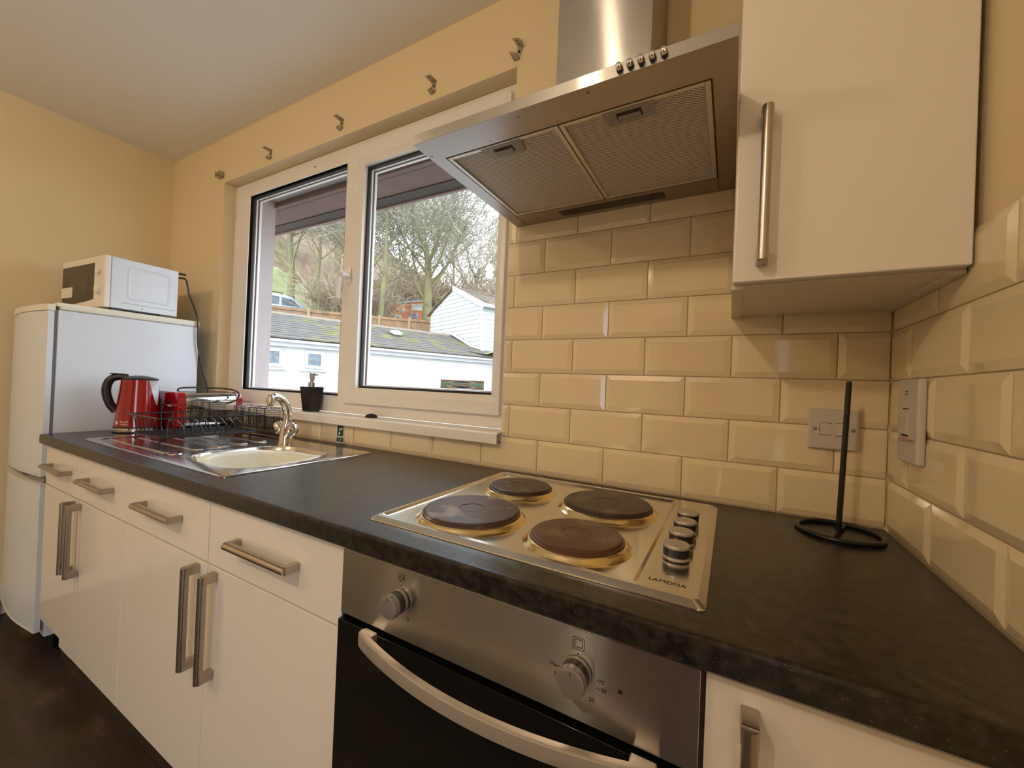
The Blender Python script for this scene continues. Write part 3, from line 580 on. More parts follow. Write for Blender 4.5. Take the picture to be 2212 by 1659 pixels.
for i in range(5):   # raised drainer ribs ending in a hairpin
    y = -0.503+i*0.078; xe = -1.875-0.012*i
    obj('drainer_rib', MB().tube([(-2.325+0.02*(i % 2), y, 0.002), (-2.1, y, 0.0025), (xe, y, 0.003), (xe+0.014, y+0.010, 0.003), (xe+0.012, y+0.028, 0.003)], 0.0022, 8), m_sink, sk)
obj('tap_hole_cover', MB().lathe((-1.833, -0.492, 0.0043), [(0.019, 0), (0.018, 0.0018), (0.0, 0.0026)], 28, (0, 0, 1), True, False), m_chrome, sk)
obj('overflow_cover', MB().lathe((-1.778, -0.340, -0.032), [(0.020, -0.006), (0.022, 0.004), (0.016, 0.007), (0.0, 0.007)], 24, (1, 0, 0.1), True, False), m_black, sk)
# plastic washing up bowl standing in the sink
wb = thing('washing_up_bowl', (-1.62, -0.34, -0.150), 'cream plastic washing up bowl sitting inside the sink', 'washing up bowl')
def wob(d, z, amp, r=0.085):
    lp = rrect(-1.752+d, -1.478-d, -0.476+d, -0.212-d, r, 0, 12); n = len(lp)
    return [Vector((p.x, p.y, z+amp*math.cos(2*(2*PI*i/n)-0.9))) for i, p in enumerate(lp)]
b = MB(); b.loft([wob(0.055, -0.149, 0, 0.05), wob(0.03, -0.13, 0, 0.06), wob(0.004, -0.012, 0.006), wob(-0.012, -0.005, 0.006), wob(-0.013, -0.0095, 0.006), wob(-0.0145, -0.004, 0.006), wob(-0.010, -0.0015, 0.006), wob(0.006, -0.004, 0.006), wob(0.010, -0.012, 0.006), wob(0.036, -0.128, 0, 0.06), wob(0.06, -0.146, 0, 0.05)])
obj('bowl_body', b, m_bowl, wb, smooth=50)

# mixer tap
tp = thing('mixer_tap', (-1.817, -0.142, 0.0045), 'chrome mixer tap with two lever heads behind the sink', 'tap')
tx, ty = -1.817, -0.142
obj('tap_body', MB().lathe((tx, ty, 0.0045), [(0.0285, 0), (0.0285, 0.004), (0.0265, 0.010), (0.0255, 0.028), (0.0225, 0.045), (0.0185, 0.060), (0.0165, 0.075)], 32), m_chrome, tp)
dirs = Vector((0.10, -0.995, 0)).normalized(); P = []
for t in range(15):
    a = t/14*2.05; P.append(Vector((tx, ty, 0.075))+Vector((0, 0, 0.045*(min(t, 5)/5)))+(Vector((0, 0, math.sin(max(0, a-0.25)))) + dirs*(1-math.cos(max(0, a-0.25))))*0.066)
P = [Vector((tx, ty, 0.062)), Vector((tx, ty+0.004, 0.095)), Vector((tx, ty+0.002, 0.125)), Vector((tx+0.001, ty-0.006, 0.150)), Vector((tx+0.002, ty-0.020, 0.170)), Vector((tx+0.004, ty-0.038, 0.183)), Vector((tx+0.006, ty-0.056, 0.1865)), Vector((tx+0.007, ty-0.068, 0.182))]
def smoothpath(P, k=4):
    out = []
    for i in range(len(P)-1):
        p0, p1, p2, p3 = P[max(i-1, 0)], P[i], P[i+1], P[min(i+2, len(P)-1)]
        for j in range(k):
            t = j/k; out.append(0.5*((2*p1)+(p2-p0)*t+(2*p0-5*p1+4*p2-p3)*t*t+(3*p1-p0-3*p2+p3)*t**3))
    return out+[P[-1]]
sp = smoothpath(P); nn = len(sp)
obj('spout', MB().tube(sp, [0.0175-0.0050*i/nn for i in range(nn)], 20), m_chrome, tp)
obj('aerator', MB().lathe((tx+0.008, ty-0.070, 0.156), [(0.0105, 0), (0.0105, 0.006), (0.0155, 0.007), (0.0160, 0.024), (0.0130, 0.034), (0.006, 0.0385), (0.0, 0.039)], 24, (0, 0, 1), True, False), m_chrome, tp)
obj('nozzle', MB().lathe((tx+0.008, ty-0.070, 0.152), [(0.0085, 0), (0.0100, 0.001), (0.0100, 0.0062)], 20), m_black, tp)
for s in (-1, 1):
    ax = Vector((s*0.72, -0.02, 0.70)).normalized(); c0 = Vector((tx, ty, 0.022))
    arm = obj('valve_arm', MB().lathe(c0, [(0.018, 0.0), (0.0172, 0.037), (0.0150, 0.043)], 24, ax), m_chrome, tp)
    obj('tap_head', MB().lathe(c0, [(0.0140, 0.040), (0.0225, 0.043), (0.0240, 0.056), (0.0215, 0.072), (0.0135, 0.079), (0.0, 0.0805)], 14, ax, True, False), m_chrome, arm)

# ================================================================== ITEMS ON THE WORKTOP
# kettle
kx, ky = -2.546, -0.351
kt = thing('electric_kettle', (kx, ky, 0), 'red electric kettle with black handle on the worktop beside the fridge', 'kettle')
def kr(z): return 0.0735-0.0165*max(0, (z-0.024)/0.19)**1.05
ob = MB().lathe((kx, ky, 0), [(kr(z), z) for z in (0.024, 0.03, 0.06, 0.09, 0.12, 0.15, 0.18, 0.205, 0.214)], 56)
kb = obj('kettle_body', ob, m_red, kt, smooth=50)
bs = obj('power_base', MB().lathe((kx, ky, 0), [(0.074, 0), (0.0765, 0.003), (0.0765, 0.0055)], 56), m_black, kt)
obj('base_band', MB().lathe((kx, ky, 0), [(0.0765, 0.0055), (0.0762, 0.0190)], 56), m_chrome, kt)
obj('black_seam', MB().lathe((kx, ky, 0), [(0.0748, 0.0190), (0.0742, 0.0245)], 56), m_black, kt)
obj('lid', MB().lathe((kx, ky, 0), [(0.0572, 0.2135), (0.0580, 0.2175), (0.0550, 0.2205), (0.036, 0.2275), (0.016, 0.231), (0.0, 0.2317)], 48, (0, 0, 1), True, False), m_black, kt)
hd_ = Vector((-0.42, -0.905, 0)).normalized(); c = Vector((kx, ky, 0))
P = [c+hd_*0.036+Vector((0, 0, 0.2215)), c+hd_*0.064+Vector((0, 0, 0.2235)), c+hd_*0.086+Vector((0, 0, 0.212)), c+hd_*0.0965+Vector((0, 0, 0.180)), c+hd_*0.094+Vector((0, 0, 0.145)), c+hd_*0.082+Vector((0, 0, 0.108)), c+hd_*0.066+Vector((0, 0, 0.084))]
obj('kettle_handle', MB().tube(smoothpath(P), 0.0155, 14, flat=0.85), m_black, kt)
obj('lid_button', MB().box(kx+hd_.x*0.075-0.014, kx+hd_.x*0.075+0.014, ky+hd_.y*0.075-0.012, ky+hd_.y*0.075+0.012, 0.232, 0.2385, 0.003), m_black, kt)
b = MB(); az0 = math.atan2(0.56, 0.83); rows = []
for i in range(13):   # clear V shaped water window below the spout
    z = 0.2125-i*0.0085; t = i/12; half = 0.40*(1-t)**0.8+0.03; r = kr(z)+0.0012+0.016*(max(0, 1-t*2.2)**1.5)
    r_ = kr(z)+0.0012
    rows.append([(kx+math.cos(az0+half*(j/6-1))*(r_+(r-r_)*(1-abs(j/6-1)**2)), ky+math.sin(az0+half*(j/6-1))*(r_+(r-r_)*(1-abs(j/6-1)**2)), z) for j in range(13)])
b.loft(rows, False, False, False); obj('spout_window', b, mat('frosted_clear_plastic', (0.62, 0.64, 0.70), 0.18, coat=0.5), kt, smooth=60)
b = MB(); a0 = math.atan2(-0.80, 0.60)
def onk(dz, sz=1): return lambda x, y: (kx+math.cos(a0+x/0.073)*(kr(0.045+dz+y)+0.0006), ky+math.sin(a0+x/0.073)*(kr(0.045+dz+y)+0.0006), 0.045+dz+y)
text_mb(b, 'Russell', 0.0105, onk(0.0005)); text_mb(b, 'Hobbs', 0.0105, onk(-0.0095)); f = onk(-0.004); b.face([f(-0.030+0.0062*math.cos(2*PI*i/16), 0.0075*math.sin(2*PI*i/16)) for i in range(16)])
obj('kettle_lettering', b, m_whiteink, kb, smooth=0)

kt.scale = (1.07, 1.07, 1.05)
# toaster
ts = thing('toaster', (-2.5, -0.14, 0.0), 'red and chrome four slice toaster behind the dish rack', 'toaster')
TX0, TX1, TY0, TY1, TZ = -2.640, -2.395, -0.271, -0.006, 0.177
def tprof(y, ins, r): return [Vector((p.x, y, p.y)) for p in rrect(TX0+ins, TX1-ins, 0.012+ins*0.3, TZ-ins, r, 0, 6)]
obj('chrome_shell', MB().loft([tprof(TY0+0.03, 0.003, 0.034), tprof(TY1-0.028, 0.003, 0.034)]), m_chrome, ts, smooth=50)
fe = obj('front_end', MB().loft([tprof(TY0, 0.008, 0.03), tprof(TY0+0.005, 0.001, 0.036), tprof(TY0+0.031, 0.0, 0.036)]), m_red, ts, smooth=50)
obj('back_end', MB().loft([tprof(TY1, 0.006, 0.03), tprof(TY1-0.005, 0.0, 0.036), tprof(TY1-0.029, 0.0, 0.036)]), m_red, ts, smooth=50)
for x in (-2.452, -2.560):
    sl = obj('lever_slot', MB().box(x-0.004, x+0.004, TY0-0.0006, TY0+0.004, 0.035, 0.142, 0.0005).box(x-0.033, x-0.020, TY0-0.0007, TY0+0.004, 0.030, 0.135, 0.0005), [m_cavity], fe)
    obj('lever', MB().box(x-0.016, x+0.020, TY0-0.020, TY0-0.0005, 0.112, 0.122, 0.003), m_chrome, fe)
    obj('browning_dial', MB().lathe((x-0.008, TY0, 0.052), [(0.014, 0), (0.014, 0.008), (0.012, 0.010), (0.0, 0.010)], 20, (0, -1, 0), True, False), m_chrome, fe)
for x in (-2.470, -2.560): obj('bread_slot', MB().box(x-0.015, x+0.015, TY0+0.04, TY1-0.038, TZ-0.006, TZ-0.0025, 0.0005), m_cavity, ts)
for x in (TX0+0.03, TX1-0.03):
    for y in (TY0+0.03, TY1-0.03): obj('toaster_foot', MB().lathe((x, y, 0), [(0.012, 0), (0.012, 0.0145)], 12), m_black, ts)
P = [Vector(p) for p in ((-2.648, -0.13, 0.10), (-2.652, -0.16, 0.15), (-2.62, -0.185, 0.182), (-2.56, -0.175, 0.193), (-2.47, -0.115, 0.196), (-2.40, -0.062, 0.192), (-2.355, -0.048, 0.176), (-2.34, -0.060, 0.150), (-2.335, -0.085, 0.136), (-2.345, -0.108, 0.128))]
obj('power_cord', MB().tube(smoothpath(P), 0.0038, 8), m_black, ts)

# wire dish rack with its cutlery basket
rk = thing('dish_rack', (-2.15, -0.29, 0.0), 'black wire dish rack standing on the sink drainer', 'dish rack')
RX0_, RX1_, RY0_, RY1_, rb, rz_ = -2.285, -2.020, -0.466, -0.115, 0.030, 0.100
def loop(x0, x1, y0, y1, z, r=0.02): return [Vector((p.x, p.y, z)) for p in rrect(x0, x1, y0, y1, r, 0, 4)]
obj('rim_wire', MB().tube(loop(RX0_-0.004, RX1_+0.006, RY0_-0.006, RY1_+0.004, rz_), 0.0030, 8, True).tube(loop(RX0_+0.008, RX1_-0.008, RY0_+0.008, RY1_-0.008, rb), 0.0028, 8, True), m_blackwire, rk)
b = MB()
for i in range(9):
    y = RY0_+0.022+i*(RY1_-RY0_-0.044)/8
    b.tube([(RX0_-0.003, y, rz_), (RX0_+0.006, y, rb+0.012), (RX0_+0.014, y, rb-0.001), (RX1_-0.014, y, rb-0.001), (RX1_-0.006, y, rb+0.012), (RX1_+0.004, y, rz_)], 0.0017, 6)
for i in range(7):
    x = RX0_+0.026+i*(RX1_-RX0_-0.052)/6
    b.tube([(x, RY0_-0.004, rz_), (x, RY0_+0.006, rb+0.012), (x, RY0_+0.014, rb+0.001), (x, RY1_-0.014, rb+0.001), (x, RY1_-0.006, rb+0.012), (x, RY1_+0.003, rz_)], 0.0017, 6)
obj('basket_wire', b, m_blackwire, rk)
for i in range(8):   # arched plate dividers
    y = RY0_+0.10+i*0.030; obj('plate_divider', MB().tube([(RX0_+0.10, y+0.006, rb), (RX0_+0.108, y-0.006, rb+0.038), (RX0_+0.128, y-0.012, rb+0.056), (RX0_+0.150, y-0.004, rb+0.048), (RX0_+0.166, y+0.008, rb+0.024), (RX0_+0.170, y+0.010, rb)], 0.0018, 6), m_blackwire, rk)
for (x, y) in ((RX0_+0.03, RY0_+0.012), (RX1_-0.01, RY0_+0.004), (RX1_-0.006, RY1_-0.05), (RX0_+0.03, RY1_-0.05)):
    obj('rack_foot', MB().tube([(x, y, rb), (x+0.002, y, 0.016), (x+0.002, y, 0.0085)], 0.0024, 8).lathe((x+0.002, y, 0.0052), [(0.0042, 0), (0.0046, 0.003), (0.0042, 0.012)], 12), m_rubber, rk)
cb = obj('cutlery_basket', MB().box(-2.285, -2.045, -0.097, -0.026, 0.0305, 0.0325), m_blackwire, rk)
b = MB()
for i in range(11): b.tube(loop(-2.287, -2.043, -0.099, -0.024, 0.036+i*0.0086, 0.012), 0.0015, 6, True)
for x in (-2.287, -2.226, -2.165, -2.104, -2.043):
    for y in (-0.099, -0.024): b.tube([(x, y, 0.032), (x, y, 0.124)], 0.0018, 6)
for x in (-2.206, -2.124): b.tube([(x, -0.099, 0.036), (x, -0.099, 0.120), (x, -0.024, 0.120), (x, -0.024, 0.036)], 0.0016, 6)
obj('basket_side_wire', b, m_blackwire, cb)

# kitchen roll holder
kh = thing('kitchen_roll_holder', (-0.092, -0.092, 0), 'black wire kitchen roll holder standing empty in the worktop corner', 'kitchen roll holder')
obj('ring_base', MB().tube([(-0.092+0.067*math.cos(2*PI*i/56), -0.092+0.067*math.sin(2*PI*i/56), 0.0047) for i in range(56)], 0.0046, 10, True).tube([(-0.092-0.066*0.35, -0.092-0.066*0.93, 0.0042), (-0.092+0.066*0.35, -0.092+0.066*0.93, 0.0042)], 0.0036, 8), m_blackwire, kh)
obj('pole', MB().lathe((-0.0925, -0.0925, 0.0035), [(0.0050, 0), (0.0048, 0.293), (0.0036, 0.2965), (0.0, 0.298)], 16, (0.028, 0.0, 1), True, False), m_blackwire, kh)

# ================================================================== THINGS ON THE SILL AND WALLS
sd = thing('soap_dispenser', (-1.905, 0.022, 0.116), 'black soap dispenser with steel pump on the window sill', 'soap dispenser')
def sq(h, z, r): return [Vector((-1.905+p.x, 0.022+p.y, z)) for p in rrect(-h, h, -h, h, r, 0, 4)]
obj('dispenser_body', MB().loft([sq(0.0245, 0.1172, 0.006), sq(0.0265, 0.119, 0.007), sq(0.0365, 0.222, 0.008), sq(0.0355, 0.2245, 0.008)]), mat('satin_black_ceramic', (0.012, 0.010, 0.012), 0.25), sd, smooth=30)
pm = obj('pump', MB().lathe((-1.905, 0.022, 0.2245), [(0.0155, 0), (0.0155, 0.019), (0.0095, 0.0215), (0.0095, 0.037), (0.0115, 0.040), (0.0120, 0.060), (0.0105, 0.061)], 28), m_pump, sd)
obj('nozzle', MB().tube([(-1.905, 0.022, 0.2800), (-1.878, 0.014, 0.2795), (-1.848, 0.006, 0.2765)], [0.0042, 0.0036, 0.0030], 10), m_pump, pm)
# small dark plug on the sill
bp_ = MB(); bp_.lathe((-1.538, 0.030, 0.1166), [(0.023, 0), (0.024, 0.004), (0.021, 0.008), (0.012, 0.013), (0.0, 0.0145)], 20, (0, 0, 1), True, False); bp_.box(-1.527, -1.507, 0.020, 0.030, 0.1168, 0.121, 0.0015)
tag(obj('sink_plug', bp_, m_rubber), 'small black rubber plug lying on the window sill', 'plug')
# drinking water sign
sg = thing('drinking_water_sign', (-1.677, -0.001, 0.04), 'green and white drinking water sign stuck on the tiles behind the sink', 'sign')
gx, gy = -1.677, -0.0012
obj('sign_plate', MB().box(gx-0.0235, gx+0.0235, gy-0.0006, gy+0.001, 0.0035, 0.0785), m_whiteink, sg, smooth=0)
q = lambda cx, cz, w, h, y: [(cx-w, y, cz-h), (cx+w, y, cz-h), (cx+w, y, cz+h), (cx-w, y, cz+h)]
obj('green_panels', MB().face(q(gx, 0.053, 0.0185, 0.0215, gy-0.0009)).face(q(gx, 0.0165, 0.0205, 0.0095, gy-0.0009)), m_green, sg, smooth=0)
b = MB(); yy = gy-0.0012
b.face([(gx+x, yy, 0.053+z) for x, z in ((-0.006, 0.000), (-0.006, 0.004), (-0.001, 0.0105), (0.004, 0.0105), (0.004, 0.0135), (0.009, 0.0135), (0.009, 0.0105), (0.013, 0.0105), (0.013, 0.0045), (0.003, 0.0045), (0.000, 0.002), (0.000, 0.000))])
b.face([(gx-0.004+0.0052*math.cos(2*PI*i/16)*(1 if math.sin(2*PI*i/16) < 0.2 else 0.6), yy, 0.0435+0.0075*math.sin(2*PI*i/16)) for i in range(16)])
f = lambda dz: (lambda x, y: (gx+x, yy, 0.0165+dz+y)); text_mb(b, 'Drinking', 0.0088, f(0.0035)); text_mb(b, 'water', 0.0082, f(-0.0045))
obj('sign_print', b, m_whiteink, sg, smooth=0)
# fused spur switch
fs = thing('fused_switch', (-0.0905, -0.001, 0.198), 'white switched fuse plate on the back tiles behind the kitchen roll holder', 'switch')
fx, fz = -0.0905, 0.199
obj('face_plate', MB().box(fx-0.0435, fx+0.0435, -0.0095, -0.0002, fz-0.0435, fz+0.0435, 0.0035, 3), m_switch, fs)
obj('fuse_carrier', MB().box(fx-0.024, fx-0.0035, -0.0100, -0.009, fz-0.0125, fz+0.0125, 0.0006), m_switch, fs)
yy = -0.0097; g_ = lambda *q: obj('gap_line', MB().box(*q), m_ink, fs, smooth=0)
for z in (fz-0.0131, fz+0.0131): g_(fx-0.0245, fx-0.003, yy, yy+0.0004, z-0.0004, z+0.0004)
g_(fx-0.0247, fx-0.0241, yy, yy+0.0004, fz-0.013, fz+0.013); g_(fx-0.0250, fx-0.0240, yy-0.0004, yy+0.0004, fz-0.004, fz+0.004)
for z in (fz-0.0137, fz+0.0131): g_(fx+0.003, fx+0.023, yy, yy+0.0004, z-0.0007, z+0.0007)
obj('rocker', MB().prism([(fx+0.0035, -0.0095, fz-0.0128), (fx+0.0035, -0.0128, fz-0.0128), (fx+0.0035, -0.0102, fz+0.0128), (fx+0.0035, -0.0095, fz+0.0128)], (0.019, 0, 0)), m_switch, fs, smooth=0)
for s in (-1, 1): obj('screw', MB().lathe((fx+s*0.0325, -0.0094, fz), [(0.0042, 0), (0.0036, 0.0012), (0.0, 0.0018)], 16, (0, -1, 0), True, False), m_nickel, fs)
# cooker switch on the right wall
cs = thing('cooker_switch', (-0.001, -0.139, 0.231), 'tall white cooker switch with red lettering on the right wall tiles', 'switch')
cy, cz = -0.139, 0.2310
obj('face_plate', MB().box(-0.0125, -0.0002, cy-0.046, cy+0.044, cz-0.074, cz+0.074, 0.004, 3), m_switch, cs)
obj('rocker', MB().prism([(-0.0123, cy-0.008, cz-0.024), (-0.0180, cy-0.008, cz-0.022), (-0.0135, cy-0.008, cz+0.020), (-0.0123, cy-0.008, cz+0.020)], (0, 0.026, 0)), m_switch, cs, smooth=0)
for q in ((cy+0.018, cz+0.0205, cz+0.0222), (cy+0.020, cz-0.0275, cz-0.0245)): obj('gap_line', MB().box(-0.0128, -0.0124, cy-0.009, *q), m_ink, cs, smooth=0)
b = MB(); b.m(1).box(-0.0128, -0.0124, cy-0.009, cy+0.013, cz+0.0430, cz+0.0560); b.m(0).box(-0.01300, -0.0127, cy-0.001, cy+0.007, cz+0.0512, cz+0.0535).box(-0.01300, -0.0127, cy-0.001, cy+0.007, cz+0.0460, cz+0.0482)
obj('neon_indicator', b, [m_ink, m_switch], cs, smooth=0)
b = MB(); text_mb(b, 'COOKER SWITCH', 0.0092, lambda x, y: (-0.01275, cy-0.0+-x*0.92, cz-0.0345+y)); obj('red_lettering', b, m_redink, cs, smooth=0)

# wall cabinet
wc = thing('wall_cabinet', (-0.147, -0.16, 0.45), 'white gloss wall cabinet to the right of the cooker hood', 'kitchen cabinet')
cx0, cx1 = -0.2915, -0.0015
b = MB(); b.box(cx0, cx0+0.018, -0.300, -0.001, 0.4485, 1.19); b.box(cx1-0.018, cx1, -0.300, -0.001, 0.4485, 1.19); b.box(cx0+0.018, cx1-0.018, -0.300, -0.012, 0.4515, 0.4695); b.box(cx0+0.018, cx1-0.018, -0.300, -0.001, 1.17, 1.19); b.box(cx0+0.018, cx1-0.018, -0.012, -0.004, 0.46, 1.19)
obj('carcass', b, m_edge, wc, smooth=0)
do = obj('door', MB().box(cx0+0.001, cx1-0.001, -0.3205, -0.302, 0.4555, 1.188, 0.003, 3), m_door, wc)
handle('door_handle', do, -0.2495, 0.606, 0.252, 'z', -0.3205)

# blind brackets above the window
def bracket(x, z, kind, label, ang=0.0):
    B = thing('blind_bracket', (x, 0.006, z), label, 'bracket', 'blind brackets above the window'); b = MB(); t = 0.0014; y0 = 0.006
    if kind == 'box':
        b.box(x-0.022, x+0.018, y0-t, y0, z-0.014, z+0.016); b.box(x-0.022, x-0.022+t, y0-0.026, y0, z-0.014, z+0.016); b.box(x+0.018-t, x+0.018, y0-0.026, y0, z-0.014, z+0.016); b.box(x-0.022, x+0.018, y0-0.026, y0, z-0.014, z-0.014+t); b.box(x-0.014, x+0.010, y0-0.026, y0-0.026+t, z-0.006, z+0.010)
        obj('plate', b, m_zinc, B, smooth=0, origin=None)
        obj('screw', MB().lathe((x, y0-t, z), [(0.004, 0), (0.003, 0.0015), (0, 0.002)], 12, (0, -1, 0), True, False), m_cavity, B)
    else:
        R = Matrix.Rotation(ang, 3, 'Y'); 
        b.box(x-0.010, x+0.010, y0-t, y0, z-0.020, z+0.020); b.box(x-0.014, x+0.012, y0-0.036, y0, z+0.019, z+0.019+t)
        b.tube([(x, y0, z-0.019), (x, y0-0.012, z-0.021), (x, y0-0.022, z-0.017)], 0.009, 4, flat=0.12)
        if kind == 'twisted':
            b.box(x-0.012, x+0.010, y0-0.034, y0-0.001, z-0.021, z-0.0196); b.box(x-0.002, x+0.003, y0-0.010, y0-0.004, z+0.018, z+0.036, 0.001)
        c = Vector((x, y0, z))
        for v in b.bm.verts: v.co = c+R @ (v.co-c)
        obj('plate', b, m_zinc, B, smooth=0)
        hb_ = MB()
        for (dy, dz_) in ((0.012, 0.0188), (0.026, 0.0188)): hb_.lathe((x-0.001, y0-dy, z+dz_), [(0.0032, 0), (0.0032, 0.0003)], 10)
        hb_.lathe((x, y0-t, z+0.004), [(0.0045, 0), (0.003, 0.0016), (0, 0.002)], 12, (0, -1, 0), True, False)
        for v in hb_.bm.verts: v.co = c+R @ (v.co-c)
        obj('screw_and_holes', hb_, m_cavity, B, smooth=0)
bracket(-2.715, 1.327, 'box', 'boxy metal blind bracket above the window corner nearest the fridge')
bracket(-2.272, 1.332, 'mid', 'metal blind bracket second from the fridge end above the window')
bracket(-1.760, 1.334, 'mid', 'metal blind bracket above the middle mullion of the window', 0.04)
bracket(-1.264, 1.330, 'mid', 'metal blind bracket second nearest the hood chimney above the window', 0.08)
bracket(-0.916, 1.327, 'twisted', 'twisted metal blind bracket nearest the hood chimney', 0.35)

# ================================================================== FRIDGE FREEZER
fr = thing('fridge_freezer', (-2.955, -0.32, -W), 'tall white fridge freezer between the worktop and the left wall', 'fridge freezer')
GX0, GX1 = -3.190, -2.700
obj('fridge_cabinet', MB().box(GX0, GX1, -0.566, -0.075, -0.835, 0.499, 0.003), m_white, fr)
obj('top_cap', MB().box(GX0-0.001, GX1+0.004, -0.563, -0.073, 0.4995, 0.5295, 0.008, 3).box(GX0, GX1+0.002, -0.571, -0.560, 0.512, 0.5285, 0.003), m_cream, fr)
obj('door_seal', MB().box(GX0+0.01, GX1-0.008, -0.578, -0.565, -0.805, 0.500), m_grey, fr, smooth=0)
def fdoor(z0, z1, name):
    n = 14; L = []
    for (dx, z) in ((0.003, z0), (0.0, z0+0.004), (0.0, z1-0.004), (0.003, z1)):
        lp = [(GX1-dx, -0.577, z), (GX0+dx, -0.577, z)]
        for i in range(n+1):
            t = i/n; x = GX0+dx+(GX1-GX0-2*dx)*t; lp.append((x, -0.594+dx-0.018*math.sin(PI*t), z))
        L.append(lp)
    return obj(name, MB().loft(L), m_white, fr, smooth=30)
def cap(z0, z1, name, m):
    n = 14; lp = [(GX1+0.002, -0.575), (GX0-0.001, -0.575)]+[(GX0-0.001+(GX1-GX0+0.003)*i/n, -0.5955-0.0185*math.sin(PI*i/n)) for i in range(n+1)]
    return obj(name, MB().prism([(x, y, z0) for x, y in lp], (0, 0, z1-z0)), m, fr, smooth=30)
ud = fdoor(-0.172, 0.494, 'fridge_door'); cap(0.4945, 0.519, 'door_cap', m_cream); cap(-0.1765, -0.1722, 'door_edge_trim', m_wplast)
ld = fdoor(-0.800, -0.214, 'freezer_door'); cap(-0.2138, -0.2080, 'door_edge_trim', m_wplast); cap(-0.8045, -0.8002, 'door_edge_trim', m_wplast)
b = MB(); n = 14
for i in range(n): pass
lp0 = [(GX0+0.01+(GX1-GX0-0.02)*i/n, -0.583-0.010*math.sin(PI*i/n), -0.2079) for i in range(n+1)]; lp1 = [(x, y+0.004, -0.190+0.013*math.sin(3*PI*i/n)) for i, (x, y, z) in enumerate(lp0)]
bk = [(x, -0.578, z) for x, y, z in lp1]
b.loft([lp0, lp1, bk], False, False, False); obj('handle_recess', b, m_grey, fr, smooth=40)
for x in (GX0+0.05, GX1-0.05):
    for y in (-0.53, -0.12): obj('fridge_foot', MB().lathe((x, y, -W), [(0.018, 0), (0.018, 0.012), (0.012, 0.014), (0.012, 0.0755)], 14), m_black, fr)

# microwave, turned a few degrees
rz = math.radians(4); mw = thing('microwave_oven', (-2.72, -0.43, 0.5295), 'white microwave oven on top of the fridge freezer', 'microwave', rz=rz)
ox, oy, oz = -2.72, -0.43, 0.5295; MWW, MWD, Z0, Z1 = 0.432, 0.275, oz+0.0125, oz+0.241
obj('casing', MB().box(ox-MWW, ox, oy+0.022, oy+MWD, Z0, Z1, 0.004), m_white, mw)
fc = obj('front_panel', MB().box(ox-MWW, ox+0.0008, oy, oy+0.0212, Z0-0.001, Z1+0.001, 0.005, 3), m_wplast, mw)
gx0, gx1, gz0, gz1 = ox-MWW+0.008, ox-0.098, Z0+0.036, Z1-0.028; pts = [(gx0, gz1), (gx0, gz0+0.010), (gx0+0.012, gz0-0.004)]+[(gx0+(gx1-gx0)*t, gz0-0.012*math.sin(PI*(0.35+0.65*t))-0.001) for t in (0.1, 0.25, 0.4, 0.55, 0.7, 0.85)]+[(gx1, gz0+0.001), (gx1, gz1)]
gd = obj('door_glass', MB().prism([(x, oy-0.0008, z) for x, z in pts], (0, 0.0015, 0)), mat('smoked_microwave_door', (0.022, 0.017, 0.012), 0.2), fc, smooth=0)
obj('door_window', MB().box(gx0+0.065, gx1-0.058, oy-0.0012, oy-0.0007, gz0+0.028, gz1-0.044), mat('microwave_mesh_window', (0.055, 0.045, 0.032), 0.35), fc, smooth=0)
obj('price_sticker', MB().box(gx0-0.004, gx0+0.112, oy-0.0016, oy-0.0011, gz0+0.020, gz0+0.068), m_wplast, fc, smooth=0)
for z, r in ((Z0+0.078, 0.022), (Z0+0.160, 0.018)):
    obj('dial', MB().lathe((ox-0.048, oy, z), [(r, 0), (r, 0.006), (r*0.86, 0.012), (0, 0.0125)], 28, (0, -1, 0), True, False), m_wplast, fc)
b = MB()
for z, r in ((Z0+0.078, 0.031), (Z0+0.160, 0.026)):
    for a in (0.4, 1.1, 1.8, 2.6, 3.3, 5.0): b.box(ox-0.048+r*math.cos(a)-0.003, ox-0.048+r*math.cos(a)+0.003, oy-0.0004, oy+0.0002, z+r*math.sin(a)-0.0012, z+r*math.sin(a)+0.0012)
obj('dial_marks', b, m_grey, fc, smooth=0)
b = MB(); ya, yb, za, zb = oy+0.075, oy+0.245, Z0+0.045, Z1-0.028   # pressed panel on the side
b.loft([[(ox+d, p.x, p.y) for p in rrect(ya+i, yb-i, za+i, zb-i, 0.018, 0, 5)] for d, i in ((-0.0005, 0), (0.0025, 0.006), (0.0025, 0.011), (-0.0002, 0.015))], True, False, True)
obj('side_pressing', b, m_white, mw, smooth=50)
b = MB(); b.box(ox-0.0002, ox+0.0008, oy+0.060, oy+MWD-0.012, Z0+0.027, Z0+0.0285, 0); b.lathe((ox, oy+0.135, Z0+0.012), [(0.003, 0), (0.003, 0.001)], 10, (1, 0, 0))
obj('side_screw', b, m_grey, mw, smooth=0)
for x in (ox-MWW+0.03, ox-0.02):
    for y in (oy+0.05, oy+MWD-0.05): obj('microwave_foot', MB().box(x-0.012, x+0.012, y-0.02, y+0.02, oz+0.0002, Z0+0.0005), m_black, mw, smooth=0)
R = Matrix.Rotation(-rz, 3, 'Z'); base = Vector((ox, oy, oz))
P = [base+R @ (Vector(p)-base) for p in ((-2.752, -0.155, 0.740), (-2.748, -0.128, 0.742), (-2.746, -0.118, 0.725), (-2.735, -0.110, 0.66), (-2.715, -0.095, 0.60), (-2.688, -0.088, 0.53), (-2.686, -0.086, 0.44), (-2.686, -0.076, 0.36), (-2.682, -0.060, 0.28), (-2.675, -0.040, 0.20), (-2.67, -0.020, 0.10), (-2.67, -0.018, 0.03))]
obj('power_cord', MB().tube(smoothpath(P), 0.0042, 8), m_black, mw)
